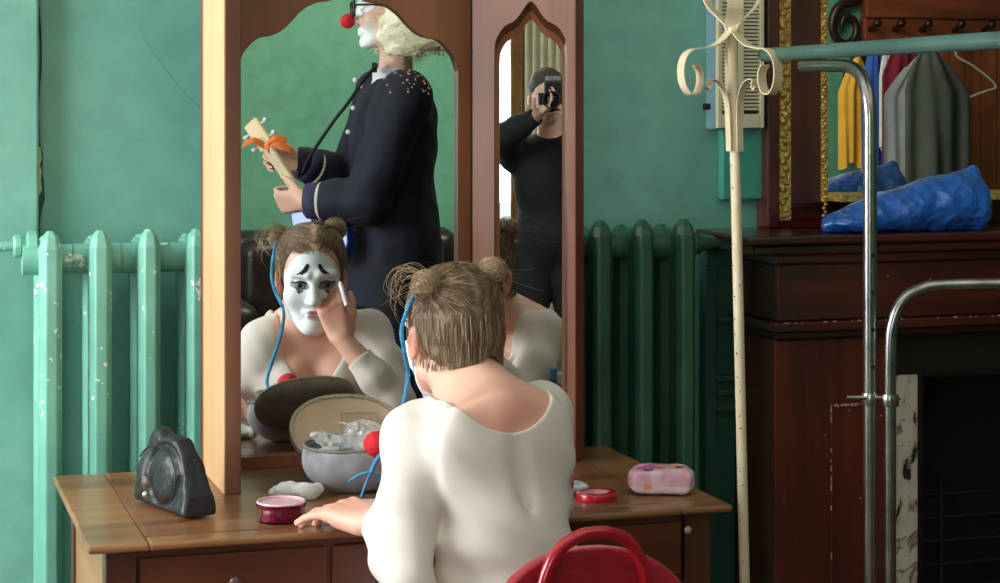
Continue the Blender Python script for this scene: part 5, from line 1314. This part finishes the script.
# nose, glasses, mouth, eyes
mreal(MB().ball(CL(0, .128, -.030), .024*CS, 20)).build('red_nose', red_foam, cl)
Fq = Field(chd-.19, chd+.19, .0035); head(Fq, chd, crot, CS, ears=False, jaw=1.08)
def paint2(name, off, fn, mat):
    g = Fq.copy(); X_, Y_, Z_ = g.coords(); l = local(X_, Y_, Z_, chd, crot, CS); g.a = np.maximum(g.a-off, fn(l)).astype(np.float32); g.a = np.maximum(g.a, -(Fq.a+.004)); return g.build(name, mat, cl, refl=MIR)
paint2('face_paint', .0025, lambda l: np.maximum(np.minimum(np.sqrt((l[0]/.045)**2+((l[2]+.082)/.034)**2)*.03-.03, np.sqrt((l[0]/.06)**2+((l[2]-.015)/.035)**2)*.03-.03), .02-l[1]), fp_m)
g_ = MB()
for q in (-1, 1):
    c = CL(q*.034, .112, .008); rr_ = .026*CS
    loop = [c+crot[:, 0]*rr_*1.15*max(-.9, min(.9, 1.3*math.cos(a)))+crot[:, 2]*rr_*max(-.85, min(.85, 1.25*math.sin(a))) for a in np.linspace(0, 2*math.pi, 24, endpoint=False)]
    g_.tube(loop, .0042, 8, closed=True)
    g_.tube([CL(q*.066, .110, .018), CL(q*.083, .06, .018), CL(q*.086, -.005, .012), CL(q*.084, -.02, -.005)], .0035, 8)
g_.tube([CL(-.010, .113, .012), CL(0, .118, .016), CL(.010, .113, .012)], .0035, 8)
mreal(g_).build('spectacles', M('black_frame', (16, 16, 18), .3), cl)
for q in (-1, 1): mreal(MB().ball(CL(q*.032, .0735, .003), .0142*CS, 16)).build('eye', M('eye_white', (222, 220, 220), .15, vary=0), cl); 
for q in (-1, 1): mreal(MB().lathe(CL(q*.032, .0735, .003)+cf*.0148*CS, [(.006, -.002), (.005, .001), (0, .0015)], axis=cf, n=14)).build('iris', M('dark_iris', (38, 34, 34), .1, vary=0), cl)
# wig
wg = attr_mat('frizzy_wig', .7, sheen=.3)
Fg = Field(chd-V3(.26, .26, .26), chd+V3(.38, .26, .24), .005)
nf = lambda X, Y, Z: .012*wob(X, Y, Z, 38, 71)+.006*wob(X, Y, Z, 95, 72)
for c, r in ((CL(0, -.045, .075), (.12, .13, .09)), (CL(0, -.115, .0), (.13, .09, .11)), (CL(0, -.150, -.035), (.13, .110, .105)), (CL(0, -.205, -.045), (.11, .080, .085)), (CL(0, -.235, -.085), (.07, .05, .04)), (CL(.07, -.01, -.075), (.04, .06, .065)), (CL(-.07, -.01, -.075), (.04, .06, .065)), (CL(.075, -.05, -.01), (.055, .08, .09)), (CL(-.075, -.05, -.01), (.055, .08, .09)), (CL(.075, -.065, -.085), (.055, .085, .07)), (CL(-.075, -.065, -.085), (.055, .085, .07))):
    Fg.ell(c, V3(*r), crot, k=.03, fnmod=nf)
Fg.ell(CL(0, .125, -.03), V3(.14, .115, .14), crot, k=.01, mode='s'); Fg.cone(CL(0, .0, -.16), CL(0, .0, -.08), .05, .05, k=.01, mode='s')
w1, w2 = lin(255, 246, 222), lin(246, 222, 168)
def gcol(V):
    l = ((V-chd)@crot); t = np.clip((-l[:, 1]-.05)/.16+.25*np.sin(l[:, 2]*60+l[:, 1]*40), 0, 1)[:, None]; return w1*(1-t)+w2*t
wigo = Fg.build('wig', wg, cl, refl=MIR, colors=gcol)
sv, sf, scol = [], [], []; Vw = np.array([v.co[:] for v in wigo.data.vertices])+wloc(wigo)
cw = MIR.pts(CL(0, -.06, 0)); rr = random.Random(31)
for i in range(1500):
    p = Vw[rr.randrange(len(Vw))]; n_ = unit(p-cw); a = unit(np.cross(n_, V3(rr.random(), rr.random(), rr.random()))); b2 = np.cross(n_, a); r_ = rr.uniform(.004, .010); l_ = rr.uniform(.015, .04); v = rr.random(); ph = rr.random()*6
    strand([p-n_*.004+n_*l_*t+r_*(a*math.cos(ph+9*t)+b2*math.sin(ph+9*t)-a*math.cos(ph)-b2*math.sin(ph)) for t in np.linspace(0, 1, 9)], .0013, w1*(1-v)+w2*v)
from_arrays('curls', np.array(sv), sf, wg, wigo, colors=np.array(scol))
# small blue guitar
uk = thing('ukulele', 'small blue guitar with cream neck and orange ribbon held by the clown', 'ukulele', MIR.pts(Vp(320, 222, 6.70)))
un = unit(V3(-.35, -.93, .0)); un = unit(un-(un@nkd)*nkd); us = np.cross(nkd, un)
def uko(t, r):  # outline of the body
    return r*(1.0-.22*math.cos(2*t)**2*0+.18*math.cos(2*t)-.10*math.cos(t))
uc = nk0-nkd*.02
prof = [(us*uko(t+math.pi/2, .105)*math.cos(t)+nkd*uko(t+math.pi/2, .118)*math.sin(t)) for t in np.linspace(0, 2*math.pi, 48, endpoint=False)]
b = MB(); b.prism([uc+p-un*.028 for p in prof], un*.056); mreal(b).build('body', M('blue_varnish', (36, 84, 190), .25, coat=.4), uk, bevel=.006)
mreal(MB().lathe(uc+un*.0285+nkd*.02, [(.030, 0), (.030, .0012), (0, .0014)], axis=un, n=24)).build('sound_hole', rad_dark, uk)
crm = M('cream_neck_wood', (220, 190, 140), .4)
b = MB(); b.obox((nk0+nkd*.07+nk1)/2+un*.018, us, nkd, un, .017, float(np.linalg.norm(nk1-nk0))/2-.045, .011); mreal(b).build('neck', crm, uk, bevel=.004)
b = MB(); b.obox(nk1+nkd*.03+un*.015, us, nkd, un, .029, .058, .010); mreal(b).build('headstock', crm, uk, bevel=.005)
for k in (-1, 1):
    for j in (-1, 1): mreal(MB().lathe(nk1+nkd*(.03+j*.028)+un*.012+us*.03*k, [(.004, 0), (.004, .012), (.009, .014), (.009, .024), (0, .026)], axis=us*k, n=10)).build('tuning_peg', gold_b, uk)
b = MB()
for k in range(4): b.tube([nk1+nkd*.01+us*(k-1.5)*.006+un*.031, uc-nkd*.06+us*(k-1.5)*.009+un*.033], .0009, 5)
mreal(b).build('strings', gold_b, uk)
orm = M('orange_ribbon', (232, 112, 44), .5)
rc = nk1-nkd*.02+un*.03; b = MB()
for q, zz_ in ((-1, .25), (1, .55), (.4, -.6), (1.2, -.1)):
    b.ribbon(smoothpath([rc, rc+V3(.035*q, -.01, .028*zz_+.012), rc+V3(.062*q, -.005, .04*zz_), rc+V3(.075*q, 0, .05*zz_-.012)], 4), V3(.2, .3, .9), .022, .002)
mreal(b).build('orange_ribbon', orm, uk)

# ---- the photographer ---------------------------------------------------------
pr = np.eye(3); pr = frame_from(unit(V3(.05, 1, -.03))); phc = V3(-.030, -.305, 1.56)
Fx = Field((-.45, -.75, 0), (.42, .10, 1.78), .006)
pch = V3(-.01, -.40, 1.17)
Fx.ell(pch, (.165, .115, .2), None, k=.05); Fx.ell(pch+ZD*.12, (.19, .10, .09), None, k=.05); Fx.ell(V3(-.01, -.41, .93), (.155, .12, .16), None, k=.05)
psL, psR = V3(-.185, -.385, 1.30), V3(.165, -.385, 1.30)
peL, pwL = V3(-.235, -.175, 1.375), V3(-.075, -.115, 1.475); peR, pwR = V3(.24, -.22, 1.20), V3(.100, -.165, 1.43)
for s_, e_, w_ in ((psL, peL, pwL), (psR, peR, pwR)):
    Fx.ell(s_, (.06, .06, .065), None, k=.04); limb(Fx, [s_, e_], [.055, .046], .03); limb(Fx, [e_, e_*.5+w_*.5, w_], [.045, .040, .027], .02)
pft = []
for q in (-1, 1):
    limb(Fx, [V3(-.01+q*.085, -.41, .86), V3(-.01+q*.10, -.39, .47), V3(-.01+q*.11, -.42, .08)], [.085, .06, .042], .03); pft.append(V3(-.01+q*.11, -.42, .08)); Fx.cone(V3(-.01+q*.11, -.42, .05), V3(-.01+q*.13, -.27, .03), .038, .028, k=.02)
Gx = Fx.copy()
Fx.cone(pch+ZD*.15, phc+V3(0, -.03, -.07), .056, .052, k=.04); head(Fx, phc, pr, 1.05)
hand(Fx, pwL, V3(.80, .35, .55), V3(.25, .2, .95), V3(-.2, .95, -.2), curl=(.5, .5, .4), s=.98, thumb=V3(-.2, .75, .6))
hand(Fx, pwR, V3(-.45, .35, .80), V3(-.85, -.1, .1), V3(0, -.9, .3), curl=(.5, .6, .4), s=.98, thumb=V3(-.5, -.25, .6))
ph = thing('person', 'photographer dressed in black aiming a camera, seen in the right mirror wing', 'person', V3(-.01, -.42, 0))
Fx.build('body', skin_m, ph, colors=lambda V: np.tile(lin(226, 178, 160), (len(V), 1)))
X, Y, Z = Gx.coords(); J = Gx.copy(); J.a = (J.a-.016+.004*wob(X, Y, Z, 18, 81)).astype(np.float32); J.a = np.maximum(J.a, .82-Z)
J.ell(pwL+V3(.06, .04, .04), (.085, .085, .085), None, k=0, mode='s'); J.ell(pwR+V3(-.04, .03, .07), (.085, .085, .085), None, k=0, mode='s'); J.ell(pch+ZD*.30, (.07, .08, .10), None, k=0, mode='s')
blk_c = M('black_jersey', (16, 16, 18), .8, vary=.2)
J.build('sweater', blk_c, ph)
J = Gx.copy(); J.a = (J.a-.018).astype(np.float32); J.a = np.maximum(np.maximum(J.a, Z-.90), .06-Z); J.a = np.maximum(J.a, np.sqrt((X+.01)**2+(Y+.41)**2)-.24)
J.build('trousers', blk_c, ph)
for an in pft:
    Fs = Field(an-V3(.12, .12, .1), an+V3(.14, .28, .08), .005); Fs.cone(an-ZD*.03, an+V3(.02, .17, -.045), .048, .038, k=.02); Fs.cone(an, an-ZD*.04, .046, .048, k=.02); Fs.a = np.maximum(Fs.a, .001-Fs.coords()[2]); Fs.build('shoe', M('black_shoe', (18, 18, 18), .3), ph)
Fg = Field(phc-.17, phc+.19, .004); PL = lambda x, y, z: phc+pr@(V3(x, y, z)*1.05)
Fg.ell(PL(0, -.024, .045), (.086, .104, .095), pr, k=0, fnmod=lambda X, Y, Z: .003*wob(X, Y, Z, 70, 91)); Fg.ell(PL(0, .10, -.045), (.13, .09, .12), pr, k=.01, mode='s'); Fg.ell(PL(0, .03, -.13), (.13, .15, .09), pr, k=.01, mode='s')
Fg.build('hair', M('brown_hair', (70, 52, 40), .6, vary=.3, scale=50), ph)
# the photographer's own camera, held upright
cam_t = thing('camera', 'black camera with a large lens held at the photographer\'s eye', 'camera', V3(.0, -.17, 1.55))
cbm = M('black_camera_body', (20, 20, 22), .4, vary=.1, bump=.1, bscale=300)
MB().obox(V3(.004, -.165, 1.565), V3(1, 0, 0), V3(0, 1, 0), ZD, .044, .030, .070).build('body', cbm, cam_t, .008)
MB().obox(V3(-.052, -.170, 1.555), V3(1, 0, 0), V3(0, 1, 0), ZD, .014, .024, .028).build('viewfinder_hump', cbm, cam_t, .006)
MB().obox(V3(.004, -.165, 1.6475), V3(1, 0, 0), V3(0, 1, 0), ZD, .034, .020, .0115).build('battery_grip', M('grey_grip', (120, 124, 128), .4), cam_t, .004)
MB().lathe(V3(0, -.134, 1.55), [(.034, 0), (.036, .01), (.036, .04), (.039, .045), (.039, .075), (.041, .08), (.041, .104), (.036, .104), (.034, .08)], axis=(0, 1, 0), n=32).build('lens_barrel', cbm, cam_t)
MB().lathe(V3(0, -.056, 1.55), [(.0342, 0), (.028, .006), (.015, .010), (0, .011)], axis=(0, 1, 0), n=32).build('front_element', M('coated_glass', (16, 14, 30), .03, spec=1, coat=1), cam_t)
# ================================================================= LIGHT AND CAMERA
def area(name, loc, target, sx, sy, power, col=(1, 1, 1)):
    l = bpy.data.lights.new(name, 'AREA'); l.shape = 'RECTANGLE'; l.size = sx; l.size_y = sy; l.energy = power; l.color = col
    o = bpy.data.objects.new(name, l); COL.objects.link(o); o.location = [float(x) for x in loc]
    d = Vector([float(x) for x in (np.asarray(target)-np.asarray(loc))]); o.rotation_euler = d.to_track_quat('-Z', 'Z').to_euler(); return o
area('window_light_left', R(U0+.05, 3.6, 1.85), R(1.0, 3.85, 1.1), 1.7, 1.9, 175, (.93, .97, 1))
area('window_light_behind', R(-1.25, W0+.05, 1.85), R(.9, 4.0, 1.1), 1.3, 1.8, 30, (.95, .98, 1))
area('ceiling_glow', R(1.4, 1.6, ZC-.05), R(1.4, 1.61, 0), 3.5, 3.0, 26, (1, .97, .92))
area('far_fill', R(3.4, .9, 3.1), R(3.2, -1.0, 1.5), 2.6, .8, 70, (1, .93, .85))  # added fill to brighten the far wall and sofa, no fixture there
w = bpy.data.worlds.new('overcast'); scene.world = w; w.use_nodes = True
bg = w.node_tree.nodes['Background']; sk = w.node_tree.nodes.new('ShaderNodeTexSky'); sk.sky_type = 'HOSEK_WILKIE'; sk.turbidity = 8; sk.sun_direction = (-.6, -.3, .7)
mx = w.node_tree.nodes.new('ShaderNodeMix'); mx.data_type = 'RGBA'; mx.inputs[0].default_value = .85; mx.inputs[7].default_value = (.95, .98, 1, 1)
w.node_tree.links.new(sk.outputs[0], mx.inputs[6]); w.node_tree.links.new(mx.outputs[2], bg.inputs['Color']); bg.inputs['Strength'].default_value = 1.6
cd = bpy.data.cameras.new('view'); cd.sensor_width = 36; cd.lens = 72; cd.shift_y = -191.5/1000; cd.clip_start = .02; cd.clip_end = 60
co = bpy.data.objects.new('view', cd); COL.objects.link(co); co.location = (0, 0, H); co.rotation_euler = (math.pi/2, 0, 0); scene.camera = co
scene.view_settings.view_transform = 'Standard'; scene.view_settings.exposure = 0
